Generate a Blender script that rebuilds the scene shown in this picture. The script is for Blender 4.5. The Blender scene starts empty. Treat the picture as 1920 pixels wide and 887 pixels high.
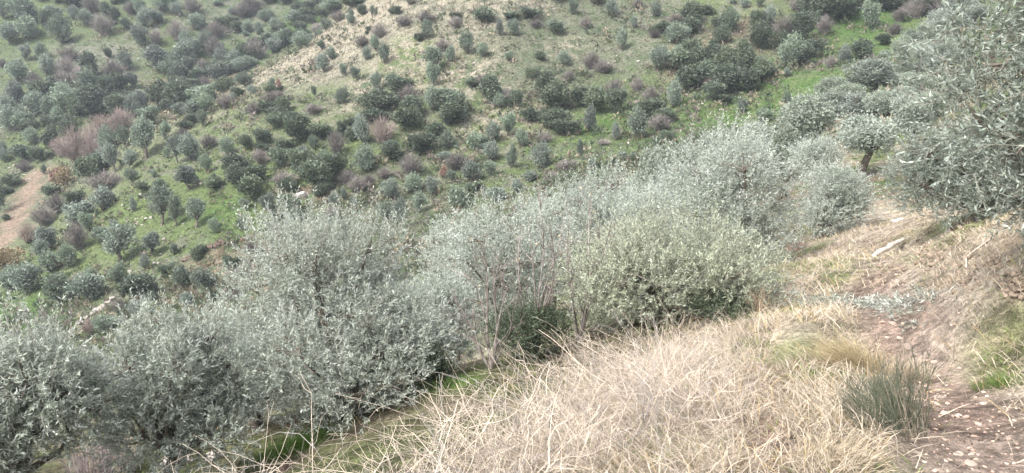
import bpy, math, random
import numpy as np

# ------------------------------------------------------------------ camera, sky, sun, exposure
CAM_Z=1.9; PITCH=math.radians(14.0); F=1478.0      # eye height, downward tilt, focal length in photo pixels
SUN_EL,SUN_AZ=52.0,-125.0                          # overcast sky, soft light from behind the left shoulder
EXPOSURE=1.98
HAZE=0.00036
scene=bpy.context.scene
COL=scene.collection
cam_d=bpy.data.cameras.new('camera'); cam=bpy.data.objects.new('camera',cam_d); COL.objects.link(cam)
cam_d.sensor_fit='HORIZONTAL'; cam_d.sensor_width=36.0; cam_d.lens=F*36.0/1920.0
cam_d.clip_start=0.05; cam_d.clip_end=2000
cam.location=(0,0,CAM_Z); cam.rotation_euler=(math.radians(90)-PITCH,0,0)
scene.camera=cam
world=bpy.data.worlds.new('World'); scene.world=world; world.use_nodes=True
nt=world.node_tree; nt.nodes.clear()
sky=nt.nodes.new('ShaderNodeTexSky'); sky.sky_type='NISHITA'; sky.sun_disc=False
sky.sun_elevation=math.radians(SUN_EL); sky.sun_rotation=math.radians(SUN_AZ)
sky.air_density=1.0; sky.dust_density=4.0; sky.ozone_density=1.0
hs=nt.nodes.new('ShaderNodeHueSaturation'); hs.inputs['Saturation'].default_value=0.34
bg=nt.nodes.new('ShaderNodeBackground'); bg.inputs['Strength'].default_value=0.13
wo=nt.nodes.new('ShaderNodeOutputWorld')
nt.links.new(sky.outputs[0],hs.inputs['Color']); nt.links.new(hs.outputs[0],bg.inputs['Color']); nt.links.new(bg.outputs[0],wo.inputs['Surface'])
sun_d=bpy.data.lights.new('sun','SUN'); sun_d.energy=1.4; sun_d.angle=math.radians(20); sun_d.color=(1.0,0.98,0.95)
sun=bpy.data.objects.new('sun',sun_d); COL.objects.link(sun)
sun.location=(-20,-20,40)
from mathutils import Vector, Matrix
_a=math.radians(SUN_AZ); _e=math.radians(SUN_EL)
sun.rotation_euler=Vector((math.sin(_a)*math.cos(_e),math.cos(_a)*math.cos(_e),math.sin(_e))).to_track_quat('Z','Y').to_euler()
vs=scene.view_settings; vs.view_transform='Standard'; vs.look='None'; vs.gamma=1.0; vs.exposure=EXPOSURE; vs.use_curve_mapping=False

# ------------------------------------------------------------------ terrain from measured points
cp,sp=math.cos(PITCH),math.sin(PITCH)
def ray(u,v):
    a=(np.asarray(u,float)-960)/F; b=(443.5-np.asarray(v,float))/F
    return a, cp+b*sp, -sp+b*cp
def at(u,v,Y):
    dx,dy,dz=ray(u,v); t=Y/dy
    return (dx*t, Y+0*dx, CAM_Z+dz*t)
# ground control points: pixel + forward distance in metres
PIX=[
 # track
 (1850,880,3.2),(1800,760,4.3),(1700,640,6.4),(1590,565,8.9),(1560,490,12.2),(1610,430,16.5),(1680,420,17.5),
 (1440,780,4.1),(1440,600,7.6),(1560,700,5.2),(1400,880,3.3),(1300,830,3.9),
 # outer edge of the track and bank of dry brambles
 (1400,665,6.4),(1470,500,11.2),(1150,755,5.5),(1000,860,4.4),(900,945,3.5),(700,945,4.5),
 (1250,690,7.2),(1100,735,6.8),(1350,640,7.8),
 # inner bank on the right
 (1900,640,5.6),(1919,520,5.9),(1800,520,7.7),(1900,440,7.7),(1740,460,11.6),(1820,420,11.5),(1919,760,4.1),
 # terrace below, left
 (560,835,8.3),(300,865,8.6),(0,880,8.8),(850,715,8.6),
 # along the near spur
 (1640,395,22),(1640,340,37),(1710,310,40),(1560,285,45),(1660,215,55),(1700,160,66),(1760,95,85),(1830,60,90),(1560,215,58),
 # gully
 (1480,205,84),(1600,120,97),(1650,70,108),(1350,250,79),(1250,310,70),
 (1100,330,72),(950,410,67),(800,440,68),
 # middle hill
 (900,400,73),(900,350,79),(1000,300,85),(1000,240,92),(1000,200,98),(900,100,111),(850,10,128),(1150,250,87),(1150,150,103),(1150,50,118),
 (1400,140,98),(1400,60,110),(1400,0,120),(1550,40,114),(1750,10,120),(1640,10,119),
 (650,420,76),(650,330,86),(650,230,99),(700,140,113),(720,60,126),(500,430,77),(520,330,88),(520,250,99),(480,200,110),(560,160,119),
 (350,520,70),(350,430,80),(350,350,91),(350,280,103),(250,520,74),(250,420,86),(250,340,97),(250,280,108),
 (120,560,74),(100,600,69),(280,600,64),(420,540,66),
 (10,620,70),(0,520,84),
 # ridge line
 (250,242,117),(320,222,120),(400,192,125),(500,132,132),(600,72,140),(690,8,148),
 # stream and dirt road
 (10,450,103),(35,400,112),(60,350,121),(140,420,98),(150,340,114),(120,330,122),(90,300,130),
 # gorge behind the ridge and far hillside
 (230,228,138),(330,208,146),(430,165,154),(560,80,170),(650,20,182),
 (20,300,134),(20,200,150),(20,100,168),(20,0,190),(200,180,150),(200,100,166),(200,0,190),(350,130,163),(350,60,178),(350,0,192),
 (480,60,180),(480,0,196),(600,0,192),
]
# points the photograph hides or that lie outside it (metres)
XYZ=[
 (0,0,0.15),(-2,0,0.1),(3,0,0.1),(6,0,1.8),(9,4,2.6),(14,10,3.2),(0,-6,0.3),(-6,-4,-2.0),(8,-8,3.5),(25,-5,10),(-25,-10,-11),(-4,3,-1.9),
 (-8,14,-6.2),(-12,24,-10.5),(-16,36,-15.3),(-20,48,-19.3),(-2,16,-5.6),(-1,26,-9.0),(0,38,-12.8),(0,50,-15.5),(-36,40,-19),(-40,22,-14),(-60,50,-23),(-70,75,-25),
 (4,17,-3.9),(6,28,-5.3),(9,40,-6.9),(12,52,-8.4),(14,20,-2.0),(18,28,-2.6),(24,36,-1.5),(30,44,1.0),(40,56,4.5),(55,70,9),(20,12,4.5),(35,22,8.5),(60,40,16),(80,90,16),
 (90,120,22),(100,160,38),(0,160,25),(-30,170,14),(40,160,28),(-30,220,28),(-60,225,30),(-110,220,26),(-150,210,22),(-130,150,-5),(-110,110,-20),(-100,80,-24),
 (0,230,42),(80,230,52),(-170,280,44),(-80,290,50),(0,300,58),(110,300,66),(-170,120,-10),(-150,60,-20),(-90,20,-20),(140,60,30),(150,180,48),
]
_p=[at(*c) for c in PIX]
CP=np.array([[float(a),float(b),float(c)] for a,b,c in _p]+[list(map(float,c)) for c in XYZ])
def _U(r2): return 0.5*r2*np.log(r2+1e-9)
def _fit(P,lam=0.02):
    n=len(P); d2=((P[:,None,:2]-P[None,:,:2])**2).sum(-1)
    A=np.zeros((n+3,n+3)); A[:n,:n]=_U(d2)+np.eye(n)*lam
    A[:n,n]=1;A[:n,n+1:]=P[:,:2];A[n,:n]=1;A[n+1:,:n]=P[:,:2].T
    b=np.zeros(n+3);b[:n]=P[:,2]
    return np.linalg.solve(A,b)
_w=_fit(CP)
def base_z(x,y):
    x=np.asarray(x,float);y=np.asarray(y,float); sh=x.shape; x=x.ravel();y=y.ravel(); out=np.empty(len(x))
    for i in range(0,len(x),20000):
        d2=(x[i:i+20000,None]-CP[None,:,0])**2+(y[i:i+20000,None]-CP[None,:,1])**2
        out[i:i+20000]=_U(d2)@_w[:-3]+_w[-3]+_w[-2]*x[i:i+20000]+_w[-1]*y[i:i+20000]
    return out.reshape(sh)

# ------------------------------------------------------------------ noise
def _hash(ix,iy,seed):
    h=(ix.astype(np.int64)*374761393+iy.astype(np.int64)*668265263+seed*1442695041)&0x7fffffff
    h=((h^(h>>13))*1274126177)&0x7fffffff
    return ((h^(h>>16))&0xffff)/65535.0
def vnoise(x,y,seed=0):
    x=np.asarray(x,float);y=np.asarray(y,float)
    ix=np.floor(x);iy=np.floor(y);fx=x-ix;fy=y-iy
    fx=fx*fx*(3-2*fx);fy=fy*fy*(3-2*fy)
    ix=ix.astype(np.int64);iy=iy.astype(np.int64)
    a=_hash(ix,iy,seed);b=_hash(ix+1,iy,seed);c=_hash(ix,iy+1,seed);d=_hash(ix+1,iy+1,seed)
    return (a*(1-fx)+b*fx)*(1-fy)+(c*(1-fx)+d*fx)*fy
def fbm(x,y,seed=0,octv=4):
    s=0;a=0.5;t=0
    for o in range(octv):
        s=s+a*vnoise(np.asarray(x)*2**o,np.asarray(y)*2**o,seed+o*17); t+=a; a*=0.5
    return s/t
def sstep(a,b,x):
    t=np.clip((np.asarray(x,float)-a)/(b-a),0,1); return t*t*(3-2*t)

def px_poly(pts):                      # pixels with distance -> ground polyline
    return np.array([[float(c) for c in at(u,v,Y)[:2]] for u,v,Y in pts])
def seg_dist(x,y,P):
    d=np.full(np.shape(x),1e9)
    for i in range(len(P)-1):
        a=P[i];b=P[i+1];ab=b-a
        t=np.clip(((x-a[0])*ab[0]+(y-a[1])*ab[1])/(ab@ab),0,1)
        d=np.minimum(d,np.hypot(x-a[0]-t*ab[0],y-a[1]-t*ab[1]))
    return d
RUT_R=px_poly([(1980,1010,2.3),(1850,880,3.2),(1800,760,4.3),(1700,640,6.4),(1640,560,8.9),(1640,490,12.2),(1660,430,16.5),(1690,400,20)])
RUT_L=px_poly([(1440,1010,2.3),(1440,880,3.3),(1440,780,4.1),(1440,600,7.6),(1500,520,10.2),(1580,430,16.5),(1640,395,22)])
MID=px_poly([(1640,900,3.1),(1600,780,4.2),(1570,680,5.5),(1550,560,8.8),(1590,470,12.8)])
ROAD=px_poly([(-60,520,92),(10,450,103),(35,400,112),(58,350,121),(70,325,126)])
def ground_z(x,y):
    x=np.asarray(x,float);y=np.asarray(y,float)
    r=np.hypot(x,y)
    z=base_z(x,y)
    far=sstep(25,60,r)
    z=z+far*((fbm(x/9,y/9,3)-.5)*1.6+(fbm(x/2.2,y/2.2,5)-.5)*.7)
    near=1-far
    z=z+near*((fbm(x/1.3,y/1.3,7)-.5)*.16+(fbm(x/.25,y/.25,9)-.5)*.035)
    bank=sstep(.45,.9,seg_dist(x,y,RUT_R))*(x>np.interp(y,RUT_R[:,1],RUT_R[:,0]))*(1-sstep(14,20,y))
    z=z+bank*near*((fbm(x/.5,y/.5,21)-.45)*.34)
    z=z-near*(.07*np.exp(-(seg_dist(x,y,RUT_R)/.28)**2)+.035*np.exp(-(seg_dist(x,y,RUT_L)/.2)**2))
    wr=np.exp(-(seg_dist(x,y,ROAD)/2.6)**2)*far
    z=z+wr*(base_z(x,y)-z)*.8
    return z
_STEPS=np.geomspace(1.6,300,800)
def hit(u,v,ymin=0):
    """first meeting of the pixel's line of sight with the ground"""
    dx,dy,dz=[float(c) for c in ray(u,v)]
    s=_STEPS[_STEPS>ymin]; t=s/dy
    z=CAM_Z+dz*t; g=base_z(dx*t,s); k=int(np.argmax(z<g))
    if not (z<g).any(): k=len(s)-1
    return dx*t[k],s[k]
def depth(x,y,z): return y*cp-(z-CAM_Z)*sp
def project(x,y,z):
    d=depth(x,y,z); return 960+F*x/d, 443.5-F*((z-CAM_Z)*cp+y*sp)/d

# ------------------------------------------------------------------ mesh and object helpers
def make_mesh(name,V,Fc,mats,smooth=False,col=None,midx=None):
    """V (n,3); Fc (m,k) uniform faces or a list of such arrays"""
    V=np.ascontiguousarray(V,dtype=np.float32)
    Fl=Fc if isinstance(Fc,list) else [Fc]
    me=bpy.data.meshes.new(name)
    me.vertices.add(len(V)); me.vertices.foreach_set('co',V.ravel())
    loops=np.concatenate([f.ravel() for f in Fl]).astype(np.int32)
    tot=np.concatenate([np.full(len(f),f.shape[1]) for f in Fl]).astype(np.int32)
    st=np.concatenate([[0],np.cumsum(tot)[:-1]]).astype(np.int32)
    me.loops.add(len(loops)); me.loops.foreach_set('vertex_index',loops)
    me.polygons.add(len(tot)); me.polygons.foreach_set('loop_start',st); me.polygons.foreach_set('loop_total',tot)
    for m in (mats if isinstance(mats,(list,tuple)) else [mats]): me.materials.append(m)
    if midx is not None: me.polygons.foreach_set('material_index',np.asarray(midx,dtype=np.int32))
    me.polygons.foreach_set('use_smooth',np.full(len(tot),smooth,dtype=bool))
    if col is not None:
        for nm,c in (col.items() if isinstance(col,dict) else [('Col',col)]):
            c=np.asarray(c,dtype=np.float32)
            if c.shape[1]==3: c=np.concatenate([c,np.ones((len(c),1),np.float32)],1)
            at_=me.color_attributes.new(nm,'FLOAT_COLOR','POINT'); at_.data.foreach_set('color',np.ascontiguousarray(c).ravel())
    me.update(); me.validate()
    return me
def link(name,data,parent=None,loc=(0,0,0),rz=0.0,scale=(1,1,1)):
    o=bpy.data.objects.new(name,data); COL.objects.link(o)
    o.location=loc; o.rotation_euler=(0,0,rz); o.scale=scale
    if parent: o.parent=parent
    return o
def tag(o,label=None,cat=None,group=None,kind=None):
    if label: o['label']=label
    if cat: o['category']=cat
    if group: o['group']=group
    if kind: o['kind']=kind
    return o
def nrm(a): return a/(np.linalg.norm(a,axis=-1,keepdims=True)+1e-9)
def tubes(P,R,sides=3):
    """P (n,k,3) paths, R (n,k) radii -> verts, quads"""
    n,k,_=P.shape
    T=nrm(np.gradient(P,axis=1)); ref=nrm(P[:,-1]-P[:,0])
    h=np.where(np.abs(ref[:,2:3])<.9,np.array([[0,0,1.]]),np.array([[1.,0,0]]))
    A=nrm(np.cross(T,h[:,None,:])); B=np.cross(T,A)
    ang=np.arange(sides)*2*math.pi/sides
    V=P[:,:,None,:]+R[:,:,None,None]*(np.cos(ang)[None,None,:,None]*A[:,:,None,:]+np.sin(ang)[None,None,:,None]*B[:,:,None,:])
    i=np.arange(n)[:,None,None]*k*sides; j=np.arange(k-1)[None,:,None]*sides; s=np.arange(sides)[None,None,:]; s2=(s+1)%sides
    Q=np.stack([i+j+s,i+j+s2,i+j+sides+s2,i+j+sides+s],-1).reshape(-1,4)
    return V.reshape(-1,3),Q
def leaves(P,D,N,L,W,six=False):
    """leaf blades from base P along D with upper face N"""
    S=np.cross(D,N); L=L[:,None];W=W[:,None]
    if six:
        v=[P,P+D*L*.3+S*W*.42+N*W*.1,P+D*L*.68+S*W*.4+N*W*.05,P+D*L-N*L*.06,P+D*L*.68-S*W*.4+N*W*.05,P+D*L*.3-S*W*.42+N*W*.1]
    else:
        v=[P,P+D*L*.45+S*W*.5,P+D*L,P+D*L*.45-S*W*.5]
    k=len(v); V=np.stack(v,1).reshape(-1,3); Fc=np.arange(len(P)*k).reshape(-1,k)
    return V,Fc
def blades(P,D,L,W,droop,rng):
    n=len(P); h=rng.normal(size=(n,3)); h[:,2]*=.2; S=nrm(np.cross(D,nrm(h)))*W[:,None]*.5
    B=nrm(np.stack([D[:,0],D[:,1],np.zeros(n)],1)+1e-4)*droop[:,None]
    M=P+D*L[:,None]*.55+B*L[:,None]*.12; T=P+D*L[:,None]*(1-.35*droop[:,None])+B*L[:,None]*.5
    V=np.stack([P-S,P+S,M+S*.8,M-S*.8,T],1).reshape(-1,3)
    b=np.arange(n)[:,None]*5
    return V,[np.concatenate([b+0,b+1,b+2,b+3],1),np.concatenate([b+3,b+2,b+4],1)]
def rand_dirs(rng,n):
    return nrm(rng.normal(size=(n,3)))

# ------------------------------------------------------------------ materials
def mat(name):
    m=bpy.data.materials.new(name); m.use_nodes=True; n=m.node_tree; n.nodes.clear()
    return m,n,n.nodes,n.links
def node(ns,t,**k):
    x=ns.new(t)
    for a,b in k.items(): setattr(x,a,b)
    return x
def mix(ns,ls,f,a,b,mode='MIX'):
    x=ns.new('ShaderNodeMix'); x.data_type='RGBA'; x.blend_type=mode
    for s,v in ((0,f),(6,a),(7,b)):
        if hasattr(v,'is_linked'): ls.new(v,x.inputs[s])
        elif s==0: x.inputs[0].default_value=v
        else: x.inputs[s].default_value=(*v,1)
    return x.outputs[2]
def ramp(ns,ls,src,pts):
    r=ns.new('ShaderNodeMapRange'); r.interpolation_type='SMOOTHSTEP'
    r.inputs[1].default_value,r.inputs[2].default_value,r.inputs[3].default_value,r.inputs[4].default_value=pts
    ls.new(src,r.inputs[0]); return r.outputs[0]
def leaf_mat(name,top,under,trans=.22,rough=.5,var=.35,objvar=.0,spec=.35,tint=(.9,1.0,.55)):
    m,n,ns,ls=mat(name)
    g=ns.new('ShaderNodeNewGeometry')
    c=mix(ns,ls,g.outputs['Backfacing'],top,under)
    hv=ns.new('ShaderNodeHueSaturation'); ls.new(c,hv.inputs['Color'])
    ls.new(ramp(ns,ls,g.outputs['Random Per Island'],(0,1,1-var,1+var)),hv.inputs['Value'])
    c=hv.outputs[0]
    if objvar:
        oi=ns.new('ShaderNodeObjectInfo')
        c=mix(ns,ls,ramp(ns,ls,oi.outputs['Random'],(0,1,0,objvar)),c,tint,'MULTIPLY')
        h2=ns.new('ShaderNodeHueSaturation'); ls.new(c,h2.inputs['Color'])
        mm=ns.new('ShaderNodeMath'); mm.operation='FRACT'; m3=ns.new('ShaderNodeMath'); m3.operation='MULTIPLY'; m3.inputs[1].default_value=7.31
        ls.new(oi.outputs['Random'],m3.inputs[0]); ls.new(m3.outputs[0],mm.inputs[0])
        ls.new(ramp(ns,ls,mm.outputs[0],(0,1,.78,1.28)),h2.inputs['Value']); c=h2.outputs[0]
    b=ns.new('ShaderNodeBsdfPrincipled'); b.inputs['Roughness'].default_value=rough; b.inputs['Specular IOR Level'].default_value=spec
    ls.new(c,b.inputs['Base Color'])
    t=ns.new('ShaderNodeBsdfTranslucent'); ls.new(c,t.inputs['Color'])
    mx=ns.new('ShaderNodeMixShader'); mx.inputs[0].default_value=trans
    ls.new(b.outputs[0],mx.inputs[1]); ls.new(t.outputs[0],mx.inputs[2])
    o=ns.new('ShaderNodeOutputMaterial'); ls.new(mx.outputs[0],o.inputs[0])
    return m
def simple_mat(name,a,b,scale=8,rough=.9,bump=.0,objvar=0.0,island=0.0,attr=None,bumpdist=.02):
    m,n,ns,ls=mat(name)
    tc=ns.new('ShaderNodeTexCoord'); nz=ns.new('ShaderNodeTexNoise'); nz.inputs['Scale'].default_value=scale; nz.inputs['Detail'].default_value=6
    ls.new(tc.outputs['Object'],nz.inputs['Vector'])
    if attr:
        at_=ns.new('ShaderNodeVertexColor'); at_.layer_name=attr; c=at_.outputs[0]
        hv=ns.new('ShaderNodeHueSaturation'); ls.new(c,hv.inputs['Color']); ls.new(ramp(ns,ls,nz.outputs[0],(.3,.7,.75,1.2)),hv.inputs['Value']); c=hv.outputs[0]
    else: c=mix(ns,ls,ramp(ns,ls,nz.outputs[0],(.35,.65,0,1)),a,b)
    if objvar:
        oi=ns.new('ShaderNodeObjectInfo'); hv=ns.new('ShaderNodeHueSaturation'); ls.new(c,hv.inputs['Color'])
        ls.new(ramp(ns,ls,oi.outputs['Random'],(0,1,1-objvar,1+objvar)),hv.inputs['Value']); c=hv.outputs[0]
    if island:
        g=ns.new('ShaderNodeNewGeometry'); hv=ns.new('ShaderNodeHueSaturation'); ls.new(c,hv.inputs['Color'])
        ls.new(ramp(ns,ls,g.outputs['Random Per Island'],(0,1,1-island,1+island)),hv.inputs['Value']); c=hv.outputs[0]
    p=ns.new('ShaderNodeBsdfPrincipled'); p.inputs['Roughness'].default_value=rough; p.inputs['Specular IOR Level'].default_value=.25
    ls.new(c,p.inputs['Base Color'])
    if bump:
        bp=ns.new('ShaderNodeBump'); bp.inputs['Strength'].default_value=bump; bp.inputs['Distance'].default_value=bumpdist
        ls.new(nz.outputs[0],bp.inputs['Height']); ls.new(bp.outputs[0],p.inputs['Normal'])
    o=ns.new('ShaderNodeOutputMaterial'); ls.new(p.outputs[0],o.inputs[0])
    return m
def ground_mat():
    m,n,ns,ls=mat('soil_and_turf')
    tc=ns.new('ShaderNodeTexCoord')
    def nz(scale,det=8,rough=.6):
        x=ns.new('ShaderNodeTexNoise'); x.inputs['Scale'].default_value=scale; x.inputs['Detail'].default_value=det; x.inputs['Roughness'].default_value=rough
        ls.new(tc.outputs['Object'],x.inputs['Vector']); return x.outputs[0]
    a=ns.new('ShaderNodeVertexColor'); a.layer_name='ga'; b=ns.new('ShaderNodeVertexColor'); b.layer_name='gb'
    n1=nz(.55,12,.68); n2=nz(3.1,10,.7); n3=nz(17,6,.7)
    c=mix(ns,ls,ramp(ns,ls,n1,(.42,.58,0,1)),a.outputs[0],b.outputs[0])
    hv=ns.new('ShaderNodeHueSaturation'); ls.new(c,hv.inputs['Color']); ls.new(ramp(ns,ls,n2,(.34,.66,.45,1.3)),hv.inputs['Value'])
    n4=nz(70,5,.7); h3=ns.new('ShaderNodeHueSaturation'); ls.new(hv.outputs[0],h3.inputs['Color']); ls.new(ramp(ns,ls,n4,(.35,.65,.68,1.3)),h3.inputs['Value'])
    h2=ns.new('ShaderNodeHueSaturation'); ls.new(h3.outputs[0],h2.inputs['Color']); ls.new(ramp(ns,ls,n3,(.34,.66,.62,1.3)),h2.inputs['Value'])
    p=ns.new('ShaderNodeBsdfPrincipled'); p.inputs['Roughness'].default_value=.95; p.inputs['Specular IOR Level'].default_value=.1
    ls.new(h2.outputs[0],p.inputs['Base Color'])
    bp=ns.new('ShaderNodeBump'); bp.inputs['Strength'].default_value=.9; bp.inputs['Distance'].default_value=.3; ls.new(n2,bp.inputs['Height'])
    b2=ns.new('ShaderNodeBump'); b2.inputs['Strength'].default_value=.7; b2.inputs['Distance'].default_value=.03; ls.new(n3,b2.inputs['Height']); ls.new(bp.outputs[0],b2.inputs['Normal'])
    ls.new(b2.outputs[0],p.inputs['Normal'])
    o=ns.new('ShaderNodeOutputMaterial'); ls.new(p.outputs[0],o.inputs[0])
    return m
M_GROUND=ground_mat()
M_LEAF=leaf_mat('olive_leaf',(.285,.315,.262),(.45,.47,.43),trans=.3,var=.28)
M_LEAF_Y=leaf_mat('olive_leaf_fresh',(.275,.300,.210),(.44,.46,.38),trans=.22)
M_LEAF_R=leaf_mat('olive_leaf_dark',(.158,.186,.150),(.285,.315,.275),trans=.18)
M_LEAF_MID=leaf_mat('olive_leaf_grove',(.205,.230,.192),(.26,.285,.25),var=.16,spec=.2,objvar=.5,tint=(.93,1,.8))
M_LEAF_FAR=leaf_mat('olive_leaf_hillside',(.150,.178,.145),(.20,.228,.195),objvar=.8,tint=(.92,1,.80))
M_EVER=leaf_mat('evergreen_leaf',(.076,.100,.066),(.11,.134,.092),objvar=.8,tint=(1.0,.97,.85),trans=.15)
M_OCHRE=leaf_mat('ochre_leaf',(.25,.195,.115),(.30,.24,.15),trans=.2)
M_RUST=leaf_mat('rust_leaf',(.23,.14,.105),(.28,.18,.13),trans=.2)
M_PINK=simple_mat('pink_bare_twig',(.25,.20,.175),(.32,.255,.225),island=.3,objvar=.12)
M_GREY=simple_mat('grey_bare_twig',(.145,.130,.118),(.20,.175,.16),island=.35,objvar=.25)
M_BARK=simple_mat('olive_bark',(.09,.075,.06),(.17,.145,.12),scale=14,bump=.8)
M_TWIG=simple_mat('olive_twig',(.17,.165,.135),(.24,.235,.19),island=.3)
M_SAP=simple_mat('reddish_bare_bark',(.14,.115,.10),(.26,.23,.21),scale=9,island=.25)
M_STRAW=simple_mat('dry_straw',(.5,.4,.3),(.5,.4,.3),attr='Col',island=.25)
M_GRASS=leaf_mat('x',(.1,.1,.1),(.1,.1,.1))
def grass_mat():
    m,n,ns,ls=mat('grass_blade')
    a=ns.new('ShaderNodeVertexColor'); a.layer_name='Col'
    b=ns.new('ShaderNodeBsdfPrincipled'); b.inputs['Roughness'].default_value=.7; b.inputs['Specular IOR Level'].default_value=.2
    t=ns.new('ShaderNodeBsdfTranslucent'); ls.new(a.outputs[0],b.inputs['Base Color']); ls.new(a.outputs[0],t.inputs['Color'])
    mx=ns.new('ShaderNodeMixShader'); mx.inputs[0].default_value=.25; ls.new(b.outputs[0],mx.inputs[1]); ls.new(t.outputs[0],mx.inputs[2])
    o=ns.new('ShaderNodeOutputMaterial'); ls.new(mx.outputs[0],o.inputs[0]); return m
bpy.data.materials.remove(M_GRASS); M_GRASS=grass_mat()
M_ROCK=simple_mat('pale_limestone',(.26,.23,.20),(.42,.38,.34),scale=5,bump=.8,objvar=.15)
M_STONE=simple_mat('track_stone',(.29,.225,.18),(.42,.345,.29),scale=30,bump=.6,objvar=.2)
M_CLOD=simple_mat('dark_earth_clod',(.07,.05,.04),(.13,.09,.07),scale=30,bump=.8,objvar=.2)
M_WOOD=simple_mat('weathered_wood',(.36,.30,.25),(.56,.48,.40),scale=18,bump=.7)
M_PLASTIC=simple_mat('white_plastic',(.74,.74,.76),(.82,.82,.84),scale=6,rough=.35)
M_FRUIT=simple_mat('black_olive_fruit',(.012,.008,.010),(.03,.018,.02),rough=.3)

# ------------------------------------------------------------------ the ground
def graded(lo,a,b,hi,h0,h1,g):
    mid=list(np.arange(a,b+1e-6,h0)); r=[];x=b;h=h0
    while x<hi: h=min(h*g,h1 if x<205 else 4.0); x+=h; r.append(x)
    l=[];x=a;h=h0
    while x>lo: h=min(h*g,h1); x-=h; l.append(x)
    return np.array(l[::-1]+mid+r)
GX=graded(-190,-3.0,8.0,190,.10,2.0,1.07); GY=graded(-16,2.4,13.0,320,.10,1.8,1.07)
XX,YY=np.meshgrid(GX,GY)
ZZ=ground_z(XX,YY)
VG=(.066,.116,.032);YG=(.096,.126,.050);OG=(.080,.100,.056);ST=(.245,.218,.165);SG=(.132,.133,.096);ER=(.19,.145,.105);GR=(.165,.160,.128)
ZONES=[(60,60,YG,OG),(60,150,YG,OG),(200,60,OG,YG),(200,110,OG,GR),(330,100,YG,OG),(450,40,OG,SG),(560,60,VG,OG),(520,90,VG,SG),(260,60,YG,SG),(140,110,GR,OG),(380,170,YG,ER),(20,200,SG,OG),(60,280,OG,YG),(20,340,YG,SG),
(600,110,ST,ST),(650,70,ST,ST),(520,150,ST,OG),(700,30,ST,ST),(750,50,ST,SG),(560,120,ST,ST),(640,130,ST,SG),(480,180,ST,YG),
(760,100,YG,ST),(760,30,ST,SG),(880,60,ST,SG),(950,20,ST,SG),(1000,60,SG,OG),(1100,60,OG,SG),(1200,40,OG,SG),(900,140,OG,ST),(820,150,YG,ST),(1000,130,SG,OG),(1100,110,OG,SG),(1200,100,OG,SG),(1080,100,ST,OG),(700,170,OG,ST),
(560,190,YG,SG),(450,230,SG,YG),(430,290,YG,SG),(640,300,YG,OG),(800,200,YG,SG),(980,220,YG,ST),(1100,280,YG,OG),(1140,230,VG,YG),(1050,330,YG,SG),(900,400,OG,SG),(940,360,YG,SG),(780,420,OG,SG),(700,400,OG,SG),(600,420,OG,SG),(560,380,VG,ER),
(1350,20,YG,SG),(1300,110,OG,ER),(1400,60,ER,OG),(1450,170,VG,YG),(1350,210,VG,YG),(1550,150,VG,YG),(1620,50,VG,VG),(1680,60,VG,YG),(1500,130,VG,SG),(1600,100,YG,VG),(1280,250,VG,OG),(1160,170,YG,OG),
(300,320,YG,SG),(400,340,YG,YG),(260,400,YG,YG),(400,400,YG,VG),(330,460,YG,SG),(440,420,YG,VG),(200,480,YG,YG),(150,520,YG,SG),(260,560,OG,SG),(420,500,OG,ER),(100,350,SG,OG),(20,600,VG,VG),(200,610,YG,SG),
(1640,270,YG,ST),(1640,350,YG,ER),(1660,385,OG,ER)]
_zx=np.array([hit(z[0],z[1],20) for z in ZONES]); _za=np.array([z[2] for z in ZONES]); _zb=np.array([z[3] for z in ZONES])
def zone_cols(x,y):
    x=np.asarray(x,float).ravel();y=np.asarray(y,float).ravel()
    A=np.empty((len(x),3));B=np.empty((len(x),3))
    for i in range(0,len(x),20000):
        d2=(x[i:i+20000,None]-_zx[None,:,0])**2+(y[i:i+20000,None]-_zx[None,:,1])**2
        w=1/(d2+4)**2; w/=w.sum(1,keepdims=True); A[i:i+20000]=w@_za; B[i:i+20000]=w@_zb
    return A,B
def lerp(a,b,t): return a*(1-t[:,None])+np.asarray(b)*t[:,None]
def right_of_rut(x,y): return x-np.interp(y,RUT_R[:,1],RUT_R[:,0])
def left_of_rut(x,y): return np.interp(y,RUT_L[:,1],RUT_L[:,0])-x
def green_near(x,y):
    g=sstep(.5,.66,fbm(x/.9,y/.9,31))*.8
    def blob(u,v,Y,r):
        c=at(u,v,Y); return np.exp(-((x-float(c[0]))**2+(y-float(c[1]))**2)/r**2)
    for u,v,Y,r in ((1490,640,6.6,.5),(1520,700,5.2,.3),(1840,690,5.3,.35),(1900,650,5.5,.4),(1540,505,11.2,.8),(1350,620,7.2,.4),(1200,830,3.8,.25),(1760,480,9.5,.4),(1500,560,9,.5)):
        g=np.maximum(g,blob(u,v,Y,r))
    return np.clip(g,0,1)
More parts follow.
